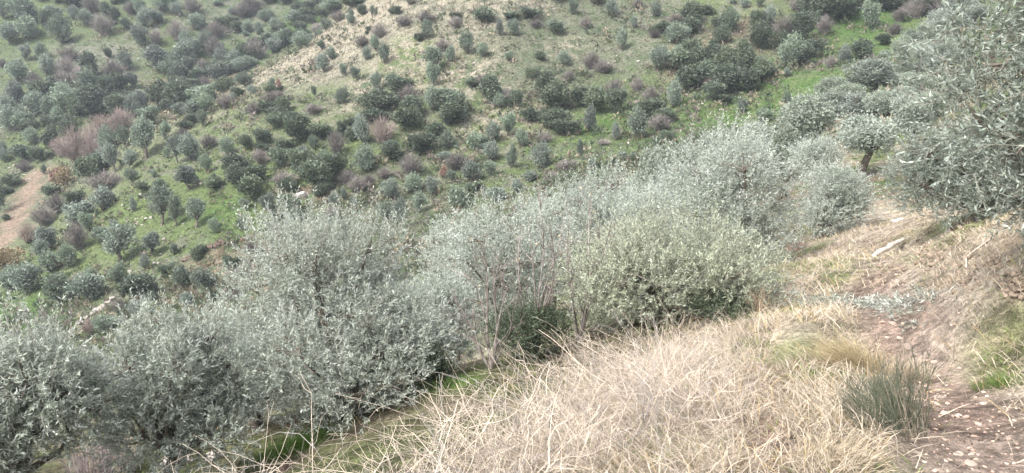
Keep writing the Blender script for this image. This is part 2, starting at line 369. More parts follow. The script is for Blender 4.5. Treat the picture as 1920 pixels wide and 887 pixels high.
def ground_cols(x,y):
    x=np.asarray(x,float).ravel();y=np.asarray(y,float).ravel()
    A,B=zone_cols(x,y); r=np.hypot(x,y); near=1-sstep(22,34,r)
    nA=np.tile((.42,.365,.29),(len(x),1)); nB=np.tile((.34,.29,.22),(len(x),1))
    g=green_near(x,y); nA=lerp(nA,(.15,.19,.065),g); nB=lerp(nB,(.22,.21,.10),g*.8)
    rr=right_of_rut(x,y); bank=sstep(.35,.8,rr)*(1-sstep(16,22,y)); bn=sstep(.45,.6,fbm(x/.45,y/.45,21))
    nA=lerp(nA,(.20,.15,.108),bank*(.1+.7*bn)); nB=lerp(nB,(.33,.275,.205),bank*.6)
    rut=np.exp(-(seg_dist(x,y,RUT_R)/.34)**4)*(.5+.5*(1-sstep(8,12,y))); 
    nA=lerp(nA,(.38,.30,.245),rut); nB=lerp(nB,(.275,.205,.165),rut)
    rl=np.exp(-(seg_dist(x,y,RUT_L)/.17)**4)*(.25+.5*(1-sstep(5,8,y)))
    nA=lerp(nA,(.36,.255,.205),rl); nB=lerp(nB,(.33,.22,.165),rl)
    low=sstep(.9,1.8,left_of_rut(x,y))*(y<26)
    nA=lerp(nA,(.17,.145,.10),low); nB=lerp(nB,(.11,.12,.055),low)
    for u,v,Y,rad in ((560,825,8.3,.5),(850,735,8.4,.35)):
        c=at(u,v,Y); k=np.exp(-((x-float(c[0]))**2+(y-float(c[1]))**2)/rad**2); nA=lerp(nA,(.08,.15,.028),k); nB=lerp(nB,(.10,.16,.035),k)
    A=lerp(A,(0,0,0),near)+nA*near[:,None]; B=lerp(B,(0,0,0),near)+nB*near[:,None]
    rd=np.exp(-(seg_dist(x,y,ROAD)/1.75)**6); A=lerp(A,(.235,.175,.132),rd); B=lerp(B,(.19,.14,.105),rd)
    return A,B
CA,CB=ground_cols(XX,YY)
ny,nx=XX.shape
V=np.stack([XX.ravel(),YY.ravel(),ZZ.ravel()],1)
ii=(np.arange(ny-1)[:,None]*nx+np.arange(nx-1)[None,:]).ravel()
Q=np.stack([ii,ii+1,ii+nx+1,ii+nx],1)
qx=V[Q,0].mean(1); qy=V[Q,1].mean(1)
def dtrack(x,y):
    inside=(right_of_rut(x,y)<0)&(left_of_rut(x,y)<0)
    d=np.minimum(seg_dist(x,y,RUT_R)-.38,seg_dist(x,y,RUT_L)-.3); return np.where(inside,-1,d)
is_track=(dtrack(qx,qy)<0)&(qy<21)&(qy>-2)
is_road=(seg_dist(qx,qy,ROAD)<1.75)
def sub(name,mask):
    q=Q[mask]; idx,inv=np.unique(q,return_inverse=True)
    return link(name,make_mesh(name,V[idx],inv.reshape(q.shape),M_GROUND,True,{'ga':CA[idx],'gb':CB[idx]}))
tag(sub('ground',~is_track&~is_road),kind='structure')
tag(sub('track',is_track),'stony pinkish earth track with grassy middle beside the bank','track',kind='structure')
tag(sub('dirt_road',is_road),'pale dirt road in the valley at the left edge','road',kind='structure')

# ------------------------------------------------------------------ grass (uncountable)
rng=np.random.default_rng(11)
def polar(n,r0,r1,a0,a1):
    r=np.exp(rng.uniform(math.log(r0),math.log(r1),n)); a=np.radians(rng.uniform(a0,a1,n)); return r*np.sin(a),r*np.cos(a)
# tufts on the far slopes
x,y=polar(60000,48,215,-40,36)
A,B=zone_cols(x,y); k=sstep(.42,.58,fbm(x/2,y/2,77)); c=A*(1-k[:,None])+B*k[:,None]
dry=np.clip((c[:,0]-c[:,1])/.06+.25,0,1)
keep=(rng.random(len(x))<.3+.7*dry)&(seg_dist(x,y,ROAD)>2.3)
x,y,c,dry=x[keep],y[keep],c[keep],dry[keep]
nb=5; n=len(x); X=np.repeat(x,nb)+rng.normal(0,.16,n*nb); Y=np.repeat(y,nb)+rng.normal(0,.16,n*nb)
P=np.stack([X,Y,ground_z(X,Y)-.03],1); dr=np.repeat(dry,nb)
D=nrm(np.stack([rng.normal(0,.38,n*nb),rng.normal(0,.38,n*nb),np.ones(n*nb)],1)); L=rng.uniform(.12,.3,n*nb)*(.7+2.0*dr)
S=nrm(np.cross(D,rand_dirs(rng,n*nb)))*(.035+.02*rng.random(n*nb))[:,None]*(1+.4*(1-dr))[:,None]
V3=np.stack([P-S,P+S,P+D*L[:,None]],1).reshape(-1,3)
pv=.55+.95*sstep(.3,.7,fbm(x/1.1,y/1.1,97)); c=c*pv[:,None]; cc=np.repeat(np.repeat(c,nb,0)*rng.uniform(.6,1.4,(n*nb,1)),3,0)
tag(link('hillside_grass',make_mesh('hillside_grass',V3,np.arange(len(V3)).reshape(-1,3),M_GRASS,False,cc)),'tufts of green and dry grass over the opposite slopes','grass',kind='stuff')

# blades by the track and on the bank
x,y=polar(30000,2.5,30,-48,8); x2,y2=polar(150000,2.5,30,8,47); x=np.concatenate([x,x2]);y=np.concatenate([y,y2])
lo=left_of_rut(x,y); rr=right_of_rut(x,y); drt=seg_dist(x,y,RUT_R); dlt=seg_dist(x,y,RUT_L)
patch=fbm(x/.55,y/.55,41)
pk=sstep(.25-.2*sstep(6.5,9,y),.55-.2*sstep(6.5,9,y),patch)*(1-np.exp(-(drt/.40)**6)*(.6+.39*(1-sstep(8,12,y))))*(1-.6*np.exp(-(dlt/.17)**4)*(1-sstep(6,9,y)))
pk=pk*np.where(lo>.2,.32,1)*np.where(lo>1.3,1.4,1)*np.where(y>20,np.where((x>6)&(x<22),.8,.25),1)
keep=rng.random(len(x))<pk
x,y=x[keep],y[keep]; lo=left_of_rut(x,y); rr=right_of_rut(x,y); n=len(x); patch=fbm(x/.8,y/.8,43)
g=green_near(x,y); low=sstep(.9,1.8,lo)
isg=rng.random(n)<np.clip(g*.6+low*.35+.05,0,1)
col=np.where(isg[:,None],np.array([[.15,.20,.055]])*rng.uniform(.7,1.4,(n,1)),np.array([[.44,.375,.295]])*rng.uniform(.6,1.25,(n,1)))
och=(rng.random(n)<.10)&~isg; col[och]=np.array([.39,.29,.15])*rng.uniform(.7,1.2,(och.sum(),1))
col=np.where((y>7)[:,None]&~isg[:,None],col*1.12,col); hgt=np.where(isg,rng.uniform(.04,.12,n),rng.uniform(.05,.21,n)*(.6+.9*patch))*np.where(rr>.3,.55,1)
D=nrm(np.stack([rng.normal(-.15,.55,n),rng.normal(-.1,.55,n),np.ones(n)*.85],1))
P=np.stack([x,y,ground_z(x,y)-.01],1)
Vb,Fb=blades(P,D,hgt,.0022+.0028*rng.random(n)+.00028*np.hypot(x,y),rng.uniform(.2,1,n),rng)
tag(link('dry_grass',make_mesh('dry_grass',Vb,Fb,M_GRASS,False,np.repeat(col,5,0))),'short dry straw and green grass along the track and bank','grass',kind='stuff')

# ------------------------------------------------------------------ plant builders
def sublobes(rng,R,n,fill=.42,flat=False):
    """a crown of radii R as a set of uneven lobes: centres, radii"""
    d=rand_dirs(rng,n); 
    if flat: d[:,2]=np.abs(d[:,2])*.9-.25
    c=d*np.array(R)*rng.uniform(.45,.78,(n,1)); r=np.array(R)*(fill*rng.choice([.55,.8,1.0,1.25],(n,1))*rng.uniform(.9,1.1,(n,1)))
    c=np.concatenate([c,np.zeros((1,3))]); r=np.concatenate([r,np.array([R])*.6])
    return c,r
def shoot_points(rng,c,r,n,up=.6,inner=.35):
    w=(r.prod(1))**(2/3); k=rng.choice(len(c),n,p=w/w.sum())
    d=rand_dirs(rng,n); d[:,2]=np.where(rng.random(n)<.3,np.abs(d[:,2]),d[:,2])
    rad=inner+(1-inner)*rng.random((n,1))**.6*rng.uniform(.85,1.12,(n,1))
    p=c[k]+d*r[k]*rad
    dr=nrm(d*.7+np.array([0,0,up])+rng.normal(0,.6,(n,3)))
    return p,dr
def shoot_leaves(rng,p,d,L,nodes,leafL,leafW,ang=(32,72),six=False,spread=0.0):
    n=len(p); t=(np.arange(1,nodes+1)/nodes)[None,:,None]
    h=nrm(np.cross(d,rand_dirs(rng,n))); h2=np.cross(d,h)
    bend=rng.normal(0,.18,(n,1,1))*h[:,None,:]
    C=p[:,None,:]+(d[:,None,:]*t+bend*t*t)*L[:,None,None]
    phi=(rng.random(n)*6.28)[:,None]+np.arange(nodes)[None,:]*1.57+rng.normal(0,.35,(n,nodes))
    side=np.cos(phi)[...,None]*h[:,None,:]+np.sin(phi)[...,None]*h2[:,None,:]
    out=[]
    for s in (1,-1):
        a=np.radians(rng.uniform(ang[0],ang[1],(n,nodes)))*(1.15-.4*t[...,0]); ca,sa=np.cos(a)[...,None],np.sin(a)[...,None]
        Dv=nrm(d[:,None,:]*ca+s*side*sa+rng.normal(0,.25,(n,nodes,3)))
        Nv=d[:,None,:]*sa-s*side*ca+rng.normal(0,.45,(n,nodes,3)); Nv=nrm(Nv-(Nv*Dv).sum(-1,keepdims=True)*Dv)
        sz=rng.uniform(.65,1.15,(n,nodes))*(1.0-.35*np.abs(t[...,0]-.55))
        out.append((C.reshape(-1,3),Dv.reshape(-1,3),Nv.reshape(-1,3),(sz*leafL).ravel(),(sz*leafW).ravel()))
    P,D,N,LL,WW=[np.concatenate([o[i] for o in out]) for i in range(5)]
    V,Fc=leaves(P,D,N,LL,WW,six)
    path=np.stack([p,p+(d+.25*bend[:,0])*L[:,None]*.5,p+(d+bend[:,0])*L[:,None]],1)
    return V,Fc,path
def curve_paths(rng,A,B,k=6,wob=.12,sag=0.0):
    t=np.linspace(0,1,k)[None,:,None]; n=len(A); ln=np.linalg.norm(B-A,axis=1)[:,None,None]
    w=rng.normal(0,1,(n,1,3))*wob*ln*np.sin(t*math.pi)+rng.normal(0,1,(n,1,3))*wob*.4*ln*np.sin(t*2*math.pi)
    w[...,2]+=(sag*ln*np.sin(t*math.pi))[...,0]
    return A[:,None,:]*(1-t)+B[:,None,:]*t+w
def limbs(rng,base,c,r,trunk_h,r0,sub=6):
    """short leaning trunk, a limb to each lobe, twigs inside each lobe"""
    top=base+np.array([rng.normal(0,.12)*trunk_h,rng.normal(0,.12)*trunk_h,trunk_h])
    P=curve_paths(rng,base[None]-np.array([[0,0,.15]]),top[None],6,.06); V1,Q1=tubes(P,np.linspace(r0*1.35,r0*.85,6)[None],8)
    n=len(c); P2=curve_paths(rng,np.repeat(top[None],n,0)-np.array([[0,0,r0*.4]]),c,6,.1); V2,Q2=tubes(P2,np.repeat(np.linspace(r0*.6,r0*.22,6)[None],n,0),5)
    A=np.repeat(c,sub,0); d=rand_dirs(rng,n*sub); d[:,2]=np.abs(d[:,2])*.9-.15
    P3=curve_paths(rng,A,A+d*np.repeat(r,sub,0)*.85,5,.12); V3,Q3=tubes(P3,np.repeat(np.linspace(r0*.2,r0*.06,5)[None],n*sub,0),4)
    return np.concatenate([V1,V2,V3]),np.concatenate([Q1,Q2+len(V1),Q3+len(V1)+len(V2)])
def olive(name,label,group,cx,R,base,seed,n_shoots,nodes,leafL,leafW,six,leafmat,L=(.12,.27),whips=0,lobes=16,up=.6,fruit=0,trunk_r=.07,flat=False,twigs=True):
    """a near olive tree: crown centre cx, radii R, foot of the trunk at base"""
    R=(R[0]*1.12,R[1]*1.12,R[2]*1.1); rng=np.random.default_rng(seed); root=tag(link(name,None,loc=tuple(base)),label,'olive tree',group); root.empty_display_size=.3
    b=np.array(base); c,r=sublobes(rng,R,lobes,flat=flat); c=c+np.array(cx)-b
    th=max(.3,(cx[2]-R[2]*.75)-b[2])
    V,Qd=limbs(rng,np.zeros(3),c,r,th,trunk_r); link('trunk',make_mesh('trunk',V,Qd,M_BARK,True),root)
    p,d=shoot_points(rng,c,r,n_shoots,up); SL=rng.uniform(L[0],L[1],n_shoots)
    if whips:
        k=np.argsort(-(p[:,2]+rng.normal(0,.12*R[2],len(p))))[:whips]
        SL[k]*=rng.uniform(1.3,2.0,whips); d[k]=nrm(d[k]*.35+np.array([0,0,1.])+rng.normal(0,.12,(whips,3)))
    gz=ground_z(p[:,0]+b[0],p[:,1]+b[1])-b[2]; ok=p[:,2]>gz+.05; p,d,SL=p[ok],d[ok],SL[ok]
    V,Fc,path=shoot_leaves(rng,p,d,SL,nodes,leafL,leafW,six=six)
    link('crown',make_mesh('crown',V,Fc,leafmat),root)
    if twigs:
        V,Qd=tubes(path,np.repeat(np.array([[.0028,.0019,.001]]),len(path),0)*(leafL/.058),3); link('twigs',make_mesh('twigs',V,Qd,M_TWIG),root)
    if fruit:
        k=rng.choice(len(path),fruit); q=path[k,2]+rng.normal(0,.02,(fruit,3)); oct_=np.array([[1,0,0],[0,1,0],[-1,0,0],[0,-1,0],[0,0,1.3],[0,0,-1.3]])*.011
        V=(q[:,None,:]+oct_[None]).reshape(-1,3); f=np.array([[0,1,4],[1,2,4],[2,3,4],[3,0,4],[1,0,5],[2,1,5],[3,2,5],[0,3,5]])
        tag(link('olives',make_mesh('olives',V,(np.arange(fruit)[:,None,None]*6+f[None]).reshape(-1,3),M_FRUIT,True),root),kind='stuff')
    return root
def far_crown(seed,n,leafL,leafW,trunk,lobes=11,flat=True,z0=None):
    """unit crown (diameter 1, height 1 above the ground) for hillside trees"""
    rng=np.random.default_rng(seed); z0=z0 if z0 is not None else (.15 if trunk else .0)
    Rz=(1-z0)/2; c,r=sublobes(rng,(.38,.38,Rz*(.88 if trunk else .80)),lobes+5,.38,flat=False); c[:,2]+=z0+Rz
    p,d=shoot_points(rng,c,r,n,.45,.5); k_=rng.random(n)<.2; p[k_]+=d[k_]*rng.uniform(.03,.13,(k_.sum(),1)); p[:,2]=np.where(p[:,2]<.02,.02+np.abs(p[:,2]),p[:,2])
    h=nrm(d+rng.normal(0,.5,(n,3))); Nv=nrm(np.cross(h,rand_dirs(rng,n))); up=np.sign((Nv*nrm(d+np.array([0,0,.8]))).sum(1,keepdims=True)); Nv=Nv*up
    V,Fc=leaves(p,h,Nv,leafL*rng.uniform(.6,1.3,n),leafW*rng.uniform(.7,1.3,n))
    tv,tq=limbs(rng,np.zeros(3),c,r,z0+.12,.045 if trunk else .03,3)
    return V,Fc,tv,tq
def bare_bush(seed,n,k=5,spread=.85,rad=.006,sub=5):
    """unit bush of bare twigs"""
    rng=np.random.default_rng(seed)
    a=rng.random(n)*6.28; s=rng.random(n)**.6*spread
    A=np.stack([rng.normal(0,.05,n),rng.normal(0,.05,n),np.zeros(n)],1)
    B=np.stack([np.cos(a)*s*.5,np.sin(a)*s*.5,(1.0-.5*s**2)*rng.uniform(.65,1.0,n)],1)
    P=curve_paths(rng,A,B,k,.06,.06); V1,Q1=tubes(P,np.repeat(np.linspace(rad*1.6,rad*.5,k)[None],n,0),3)
    t=rng.integers(1,k-1,n*sub); i=np.repeat(np.arange(n),sub); S=P[i,t]; dd=nrm(nrm(B-A)[i]*.6+rng.normal(0,.55,(n*sub,3))+np.array([0,0,.25]))
    P2=curve_paths(rng,S,S+dd*rng.uniform(.12,.3,(n*sub,1)),3,.08); V2,Q2=tubes(P2,np.repeat(np.linspace(rad*.7,rad*.3,3)[None],n*sub,0),3)
    return np.concatenate([V1,V2]),np.concatenate([Q1,Q2+len(V1)])

# ------------------------------------------------------------------ the near olives
def foot(u,v,Y,dx=0,dy=0):
    x,y,_=[float(c) for c in at(u,v,Y)]; x+=dx;y+=dy
    return (x,y,float(ground_z(np.array([x]),np.array([y]))[0])-.03)
def pxm(px,Y): return px*Y/F
def near_olive(label,u,v,Y,wpx,hpx,seed,n,nodes,lL,lW,six,m,ry=None,bdx=0,**k):
    c=[float(q) for q in at(u,v,Y)]; rx=pxm(wpx,Y)/2; rz=pxm(hpx,Y)/2/.97
    return olive('olive_tree',label,'olive trees below and beside the track',c,(rx,ry or rx*.9,rz),foot(u,v,Y,bdx),seed,n,nodes,lL,lW,six,m,**k)
near_olive('silvery olive tree cut off by the bottom left corner',50,775,6.6,290,350,101,2200,9,.058,.0155,False,M_LEAF,whips=60,up=.45,bdx=-.35)
near_olive('silvery olive tree beside the corner one, tall shoot at its top',335,738,7.4,285,335,102,2300,9,.058,.0155,False,M_LEAF,whips=70,up=.5,bdx=-.2)
near_olive('large silvery olive tree in the left centre, dotted with black olives',622,610,8.9,480,355,103,5600,9,.060,.0150,False,M_LEAF,whips=260,up=.6,fruit=70,lobes=22)
near_olive('yellowish green olive tree right behind the dry brambles in the centre',1225,550,9.9,430,240,104,5200,9,.058,.0140,False,M_LEAF_Y,whips=240,up=.8,lobes=20,ry=1.15)
near_olive('big round olive bush at the outer edge of the track bend',1390,382,15.2,290,235,105,3700,7,.075,.020,False,M_LEAF,whips=120,lobes=20,L=(.18,.36),twigs=False)
near_olive('low dark-based olive bush standing where the track turns',1556,392,19.5,122,115,106,1900,7,.085,.023,False,M_LEAF,lobes=12,L=(.18,.36),twigs=False)
near_olive('pale olive behind the dark-based bush, left of the trunked tree',1518,296,27,90,66,107,1100,7,.10,.026,False,M_LEAF,lobes=12,L=(.3,.55),twigs=False)
near_olive('olive with tall upright shoots above the bare saplings',1165,425,19,260,190,108,2600,7,.085,.023,False,M_LEAF,whips=160,lobes=18,L=(.2,.4),twigs=False)
near_olive('grey olive filling the gap behind the bare saplings',945,515,16.0,270,220,109,2700,7,.08,.021,False,M_LEAF,whips=60,lobes=14,L=(.18,.36),twigs=False)
near_olive('grey olive half hidden right of the large silvery olive',850,505,20,140,140,110,900,8,.09,.022,False,M_LEAF,lobes=10,L=(.28,.5),twigs=False)
near_olive('olive crown closing the gap between the two left silvery olives',470,690,9.8,240,230,113,2200,8,.062,.016,False,M_LEAF,lobes=14,twigs=False)
near_olive('olive crown low behind the large silvery olive, right side',800,600,11.5,200,230,114,1900,8,.066,.017,False,M_LEAF,lobes=14,twigs=False)
near_olive('grey olive between the tall-shooted olive and the round bush',1275,440,17,200,150,115,1800,7,.08,.022,False,M_LEAF,lobes=14,L=(.18,.36),twigs=False)
near_olive('grey olive just left of the tall-shooted olive',1050,450,21,160,120,116,1300,7,.09,.024,False,M_LEAF,lobes=12,L=(.2,.4),twigs=False)
# the tree on the right, trunk outside the picture, and the one behind it
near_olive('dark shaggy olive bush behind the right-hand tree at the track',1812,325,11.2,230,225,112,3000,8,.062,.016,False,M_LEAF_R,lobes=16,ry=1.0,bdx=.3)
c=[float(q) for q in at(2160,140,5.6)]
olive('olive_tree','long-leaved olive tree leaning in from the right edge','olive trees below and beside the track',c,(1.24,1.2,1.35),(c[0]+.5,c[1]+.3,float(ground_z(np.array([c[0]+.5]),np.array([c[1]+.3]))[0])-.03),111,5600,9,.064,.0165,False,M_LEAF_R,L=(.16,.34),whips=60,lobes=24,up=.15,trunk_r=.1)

# ------------------------------------------------------------------ plants on the slopes: kind, pixel of the foot, width and height in pixels
PLANTS='''
D134,18,45,20 G170,33,35,30 D196,38,22,20 D228,13,20,14 G210,12,30,12 O262,37,22,28 O298,35,34,28 G242,35,26,20 O292,51,36,20 O100,52,40,26 O134,46,22,20 O110,95,42,42 D82,62,20,28 O160,57,30,24 G192,78,36,34 D212,66,20,34 O270,62,30,28 O264,95,34,34 G290,86,26,24 O12,90,34,30 O42,82,46,34 O25,45,44,40 O5,42,20,35 O44,119,22,28 O76,122,24,26 O235,63,22,16 G124,122,34,22 D200,110,16,14 O290,143,54,40 O315,152,40,30 O232,132,26,28 G210,152,40,30 D167,157,38,36 O88,153,34,32 G120,150,34,34 O28,166,40,34 G58,176,32,28 G116,178,36,28 G144,160,28,24 O160,195,44,40 D190,190,36,34 D218,185,40,36 O248,170,28,24 O258,214,38,38 D296,205,40,44 D318,212,36,44 O24,205,36,32 O15,228,34,34 O33,232,26,24 O58,225,44,34 O90,226,28,30 D70,200,40,30 O118,218,54,40 D175,226,60,46 D140,228,40,34 D212,226,44,36 G5,130,20,14 O8,20,40,20 G76,8,24,12
O326,20,24,22 O327,38,22,20 O410,8,24,14 O455,6,22,12 G358,28,34,26 O500,18,26,22 O530,18,32,22 D546,10,18,14 G470,30,44,26 G456,40,40,24 O429,49,12,16 O438,34,18,14 O494,48,24,18 O508,46,20,16 O363,66,30,24 O380,54,18,16 D416,60,30,18 D439,66,20,18 O460,69,24,18 O482,75,18,18 O515,63,20,16 O525,68,12,12 O523,92,32,28 O551,80,16,16 O562,98,38,26 G330,82,38,32 G402,80,40,26 O348,94,24,26 O386,86,24,18 O360,114,36,24 O381,105,22,28 G398,116,36,34 O414,103,14,14 O338,130,50,36 O330,155,36,26 O356,143,30,26 O416,137,28,30 O439,126,22,18 D455,122,30,28 G474,118,40,34 O450,142,32,22 O404,167,44,36 G383,150,34,28 G380,174,22,20 D335,210,40,46 O582,77,14,12 G593,64,26,16 O610,58,22,18 O622,32,40,26 G590,14,50,14 O620,8,18,12 G632,46,26,20
O603,95,16,16 O620,116,18,20 O606,140,28,26 O590,186,12,18 O509,168,14,14 D508,182,22,16 O469,176,18,14 O456,162,34,22 D420,174,34,24 D400,180,26,20 O370,198,60,30 O380,216,38,28 O356,224,34,24 O334,219,28,24 D396,196,24,20 G421,210,36,24 O438,192,12,14 D438,184,22,20 G476,218,32,22 G514,205,50,20 D502,224,40,22 D528,220,36,24 O636,200,20,22 G586,220,36,16 R522,176,14,22
O668,15,18,14 D677,33,22,16 O697,31,10,18 O659,36,12,14 O660,53,16,14 D742,34,16,14 G770,16,24,12 D855,36,24,12 G853,55,28,18 G798,53,34,18 O802,81,22,28 G757,54,34,16 D785,86,20,16 G712,78,30,22 G680,95,28,18 D692,65,12,10 O704,110,20,24 O721,130,22,32 O687,126,18,20 O876,106,30,34 O846,116,20,24 G828,100,24,20 O906,113,22,20 D906,52,44,22 O937,76,16,24 O958,70,14,22 T818,138,40,34 O812,170,30,38 O668,157,22,22 O703,175,22,32 O734,170,24,22 O645,150,16,22 O643,197,18,24 O954,126,16,16 D710,224,62,34 G762,210,44,30 O812,222,32,38 D848,224,60,34 D925,208,44,44 D884,172,24,16 G903,172,30,18 O936,216,24,22 G952,200,26,24
D1060,12,60,14 O1120,19,34,24 O1074,35,20,26 O1147,39,26,24 G1197,22,26,16 O1230,36,22,22 D994,46,40,16 G1006,62,24,14 O964,76,20,24 O1045,71,38,22 G1098,62,24,18 O1190,60,14,18 O1166,104,22,32 G1227,84,24,14 D1245,70,32,18 O1270,86,36,30 G1267,50,34,16 O1058,124,26,22 D1013,120,24,14 G1110,134,36,26 G1134,142,42,20 G1068,152,22,16 D998,156,24,20 O1236,140,44,34 O1268,134,30,36 D1022,194,44,42 D1044,214,56,50 D1088,204,46,36 D1118,216,44,40 G1150,188,40,32 D1155,214,40,34 G1197,170,24,22 G1222,194,40,26 D1220,222,56,30 O1262,202,28,40 D970,214,22,26 O1104,250,28,38
D1300,48,44,30 O1284,80,24,24 D1296,68,40,24 D1340,54,22,18 D1368,64,34,38 D1353,80,28,28 D1416,55,26,26 O1442,50,28,28 D1430,97,50,40 G1475,72,40,34 D1510,88,50,44 G1550,72,40,30 D1555,54,60,54 D1580,20,40,30 Y1290,112,26,28 D1394,102,24,22 D1310,140,40,40 D1340,130,50,34 D1370,140,44,40 D1400,150,40,44 D1330,165,50,36 D1365,178,56,44 D1400,176,44,36 D1430,160,40,36 D1440,152,36,24 D1290,170,40,40 D1285,140,30,36 P1330,168,20,18 O1490,138,54,50 D1512,130,40,34 D1530,114,34,26 O1585,126,24,30 G1557,134,20,20 O1478,156,14,14 O1392,214,22,22 O1476,202,20,26 O1436,228,36,24 D1364,200,30,14 O1398,16,18,16 O1427,14,18,14 O1375,8,14,10
D1610,26,50,30 O1644,60,40,46 D1668,24,60,30 G1722,36,50,36 G1690,44,30,20 D1762,16,40,20 D1620,114,44,30 D1658,88,30,18 O1660,122,28,18 G1680,70,30,20 D1592,42,46,40 D1700,22,56,38 D1738,32,50,40 G1766,34,60,38 D1806,12,60,34 G1648,14,50,26 D1535,24,44,30 G1500,30,36,24
O20,252,44,34 D84,250,30,20 O108,250,24,36 D120,264,36,24 O53,282,30,24 D90,296,34,44 O40,312,44,28 D70,308,24,24 O6,306,20,26 G43,328,24,18 P225,250,50,36 P190,268,60,40 P165,290,50,34 P140,320,70,56 P110,300,40,30 P170,312,40,40 R100,362,34,40 Y120,360,34,34 D2,404,22,50 D14,358,40,20 D8,420,24,14 O80,334,20,22 T265,306,50,62 O232,280,24,30 O272,244,44,30 O306,266,22,30 O200,298,34,40 T212,336,30,42 D165,360,50,48 O182,340,36,34 G190,376,70,34 O188,408,44,38 O245,352,24,20 T240,328,26,30 O136,440,60,48 O165,444,30,34 G106,412,30,30 D92,384,36,22 G78,434,44,36 O250,407,14,24 T300,430,44,56 D298,368,24,18 D262,374,24,14 O288,344,14,16 O213,436,16,18 O313,302,16,18
O378,243,22,26 D358,232,26,16 G340,264,24,16 O353,310,44,42 T330,316,26,40 G390,284,34,22 O423,298,30,28 O386,332,26,28 O398,352,16,18 T346,372,48,38 D436,338,46,32 D441,358,36,36 D467,380,50,46 O497,396,28,28 O456,392,18,16 T328,428,26,44 T366,436,36,42 O398,446,24,24 O452,438,18,20 D550,278,48,50 D489,274,34,30 D516,242,36,24 O585,283,22,24 D600,266,36,24 G630,296,32,40 D486,290,24,16 D540,282,20,14 G486,314,34,24 D527,298,30,24 D520,322,44,30 O563,308,30,20 D562,344,50,44 D596,358,60,48 D630,346,40,40 G530,356,44,22 O606,318,36,24 D542,410,50,34 D517,418,24,22 D500,440,26,16 G620,418,26,26 O630,386,20,22 D597,372,30,20
D698,236,50,20 D762,256,56,38 O679,278,32,44 D658,264,24,20 D643,258,20,26 P718,278,46,40 O683,328,42,40 D732,312,40,26 D784,296,50,36 O838,286,28,28 D850,244,56,30 O896,286,44,30 O924,278,30,30 O952,268,32,36 G769,334,44,32 G857,320,44,26 O832,302,26,18 R832,334,18,20 O847,344,20,20 O918,306,34,28 O921,332,28,24 O885,344,40,30 G650,348,34,24 G670,368,44,26 G692,356,30,20 O729,378,34,32 O774,360,36,30 O784,396,30,36 O812,362,28,32 O857,396,40,34 O933,388,40,26 T752,438,30,46 O724,424,44,28 O645,374,14,20 O665,396,16,20 G722,342,30,18 D880,368,24,14 G884,412,16,12 O956,318,16,30
D992,238,30,24 D1042,248,50,30 O1155,264,16,28 O1195,268,40,48 D1230,286,22,24 D1252,274,24,20 G1240,248,50,26 G1020,278,30,18 O980,286,26,26 O1010,318,40,40 O963,318,14,36 T1091,306,14,34 G1066,324,44,16 G1134,276,28,10 G1036,344,30,18 O994,344,28,16 O970,372,22,22 O1030,374,16,16 O1109,316,18,18 O1167,300,16,14 O1187,302,24,14
Y6,520,60,44 P50,465,40,32 O90,478,44,40 O72,494,30,26 O124,508,34,34 O86,522,44,32 G140,480,40,44 T219,504,60,56 T282,484,36,34 O188,462,40,24 O270,518,22,22 O46,556,60,42 O12,550,40,40 T104,574,54,46 O158,580,70,48 O166,530,28,22 G142,532,28,18 O218,540,30,30 D255,576,66,44 D306,532,30,20 G222,598,26,24 O252,604,46,26 O282,574,20,14 O195,630,50,30 P162,632,24,26 O262,646,40,30
D365,496,26,20 D375,480,14,14 O340,550,38,36 O378,552,40,34 D430,520,20,30 G468,488,26,22 G515,466,36,28 G504,496,24,18 G503,440,20,14 O348,586,30,20 O535,438,16,16 O623,443,22,22 O325,484,16,20
D311,198,24,19 D314,199,25,24 D336,176,22,23 O350,178,29,25 D360,181,29,19 D368,161,28,23 O375,149,26,17 D396,145,35,22 D397,147,25,17 O428,135,36,19 D439,142,30,16 O438,133,35,25 O462,117,26,24 D469,120,24,25 D485,96,27,21 O497,92,25,20 D504,89,26,24 D521,76,30,19 D524,92,26,21 D537,84,28,20 O550,56,36,22 D565,69,24,26 D571,41,24,20 D577,35,28,21 D607,39,36,19 D614,28,29,22 O615,21,23,20 D626,31,32,17 D641,10,29,18 D656,20,36,18
'''
# the silvery grove along the near spur, with its own distances: trunked or not, pixel, width, height, metres
GROVE='''N1520,275,112,88,46 M1620,331,118,104,38 M1703,303,86,112,40 N1440,292,110,62,44 N1340,318,112,66,42 N1640,186,104,72,62 N1560,200,60,52,66 N1572,246,76,70,55 N1612,250,72,78,52 N1684,252,76,76,50 N1715,212,60,56,56 N1745,178,62,48,66 N1698,150,40,38,72 N1745,132,56,44,78 N1688,112,40,40,84 N1712,94,46,40,88 N1764,90,46,34,90 N1762,58,60,40,98 N1788,72,62,36,95 N1822,46,60,34,100 N1736,72,44,30,97 N1806,24,60,32,112 N1220,352,120,66,36 N1290,338,100,76,38 N1180,350,70,44,44 N1075,402,92,66,30 N1000,424,110,54,32 N935,440,90,48,36 N1260,384,100,70,28 N1390,300,80,50,47 N1480,268,60,44,58 N1010,452,120,60,26 N1130,372,80,54,40 N1790,130,70,56,72 N1780,180,70,60,60 N1330,290,60,36,56 N1770,235,80,70,48 N1555,250,60,40,60 N1420,262,60,34,62 N1590,218,64,58,60 N1652,246,66,66,50 N1728,256,76,72,46 N1532,236,66,52,56 N1470,296,84,62,41 N1600,196,56,48,68 N1672,196,60,50,62 N1655,150,44,34,80 N1725,120,50,40,80 N1770,150,60,46,70'''

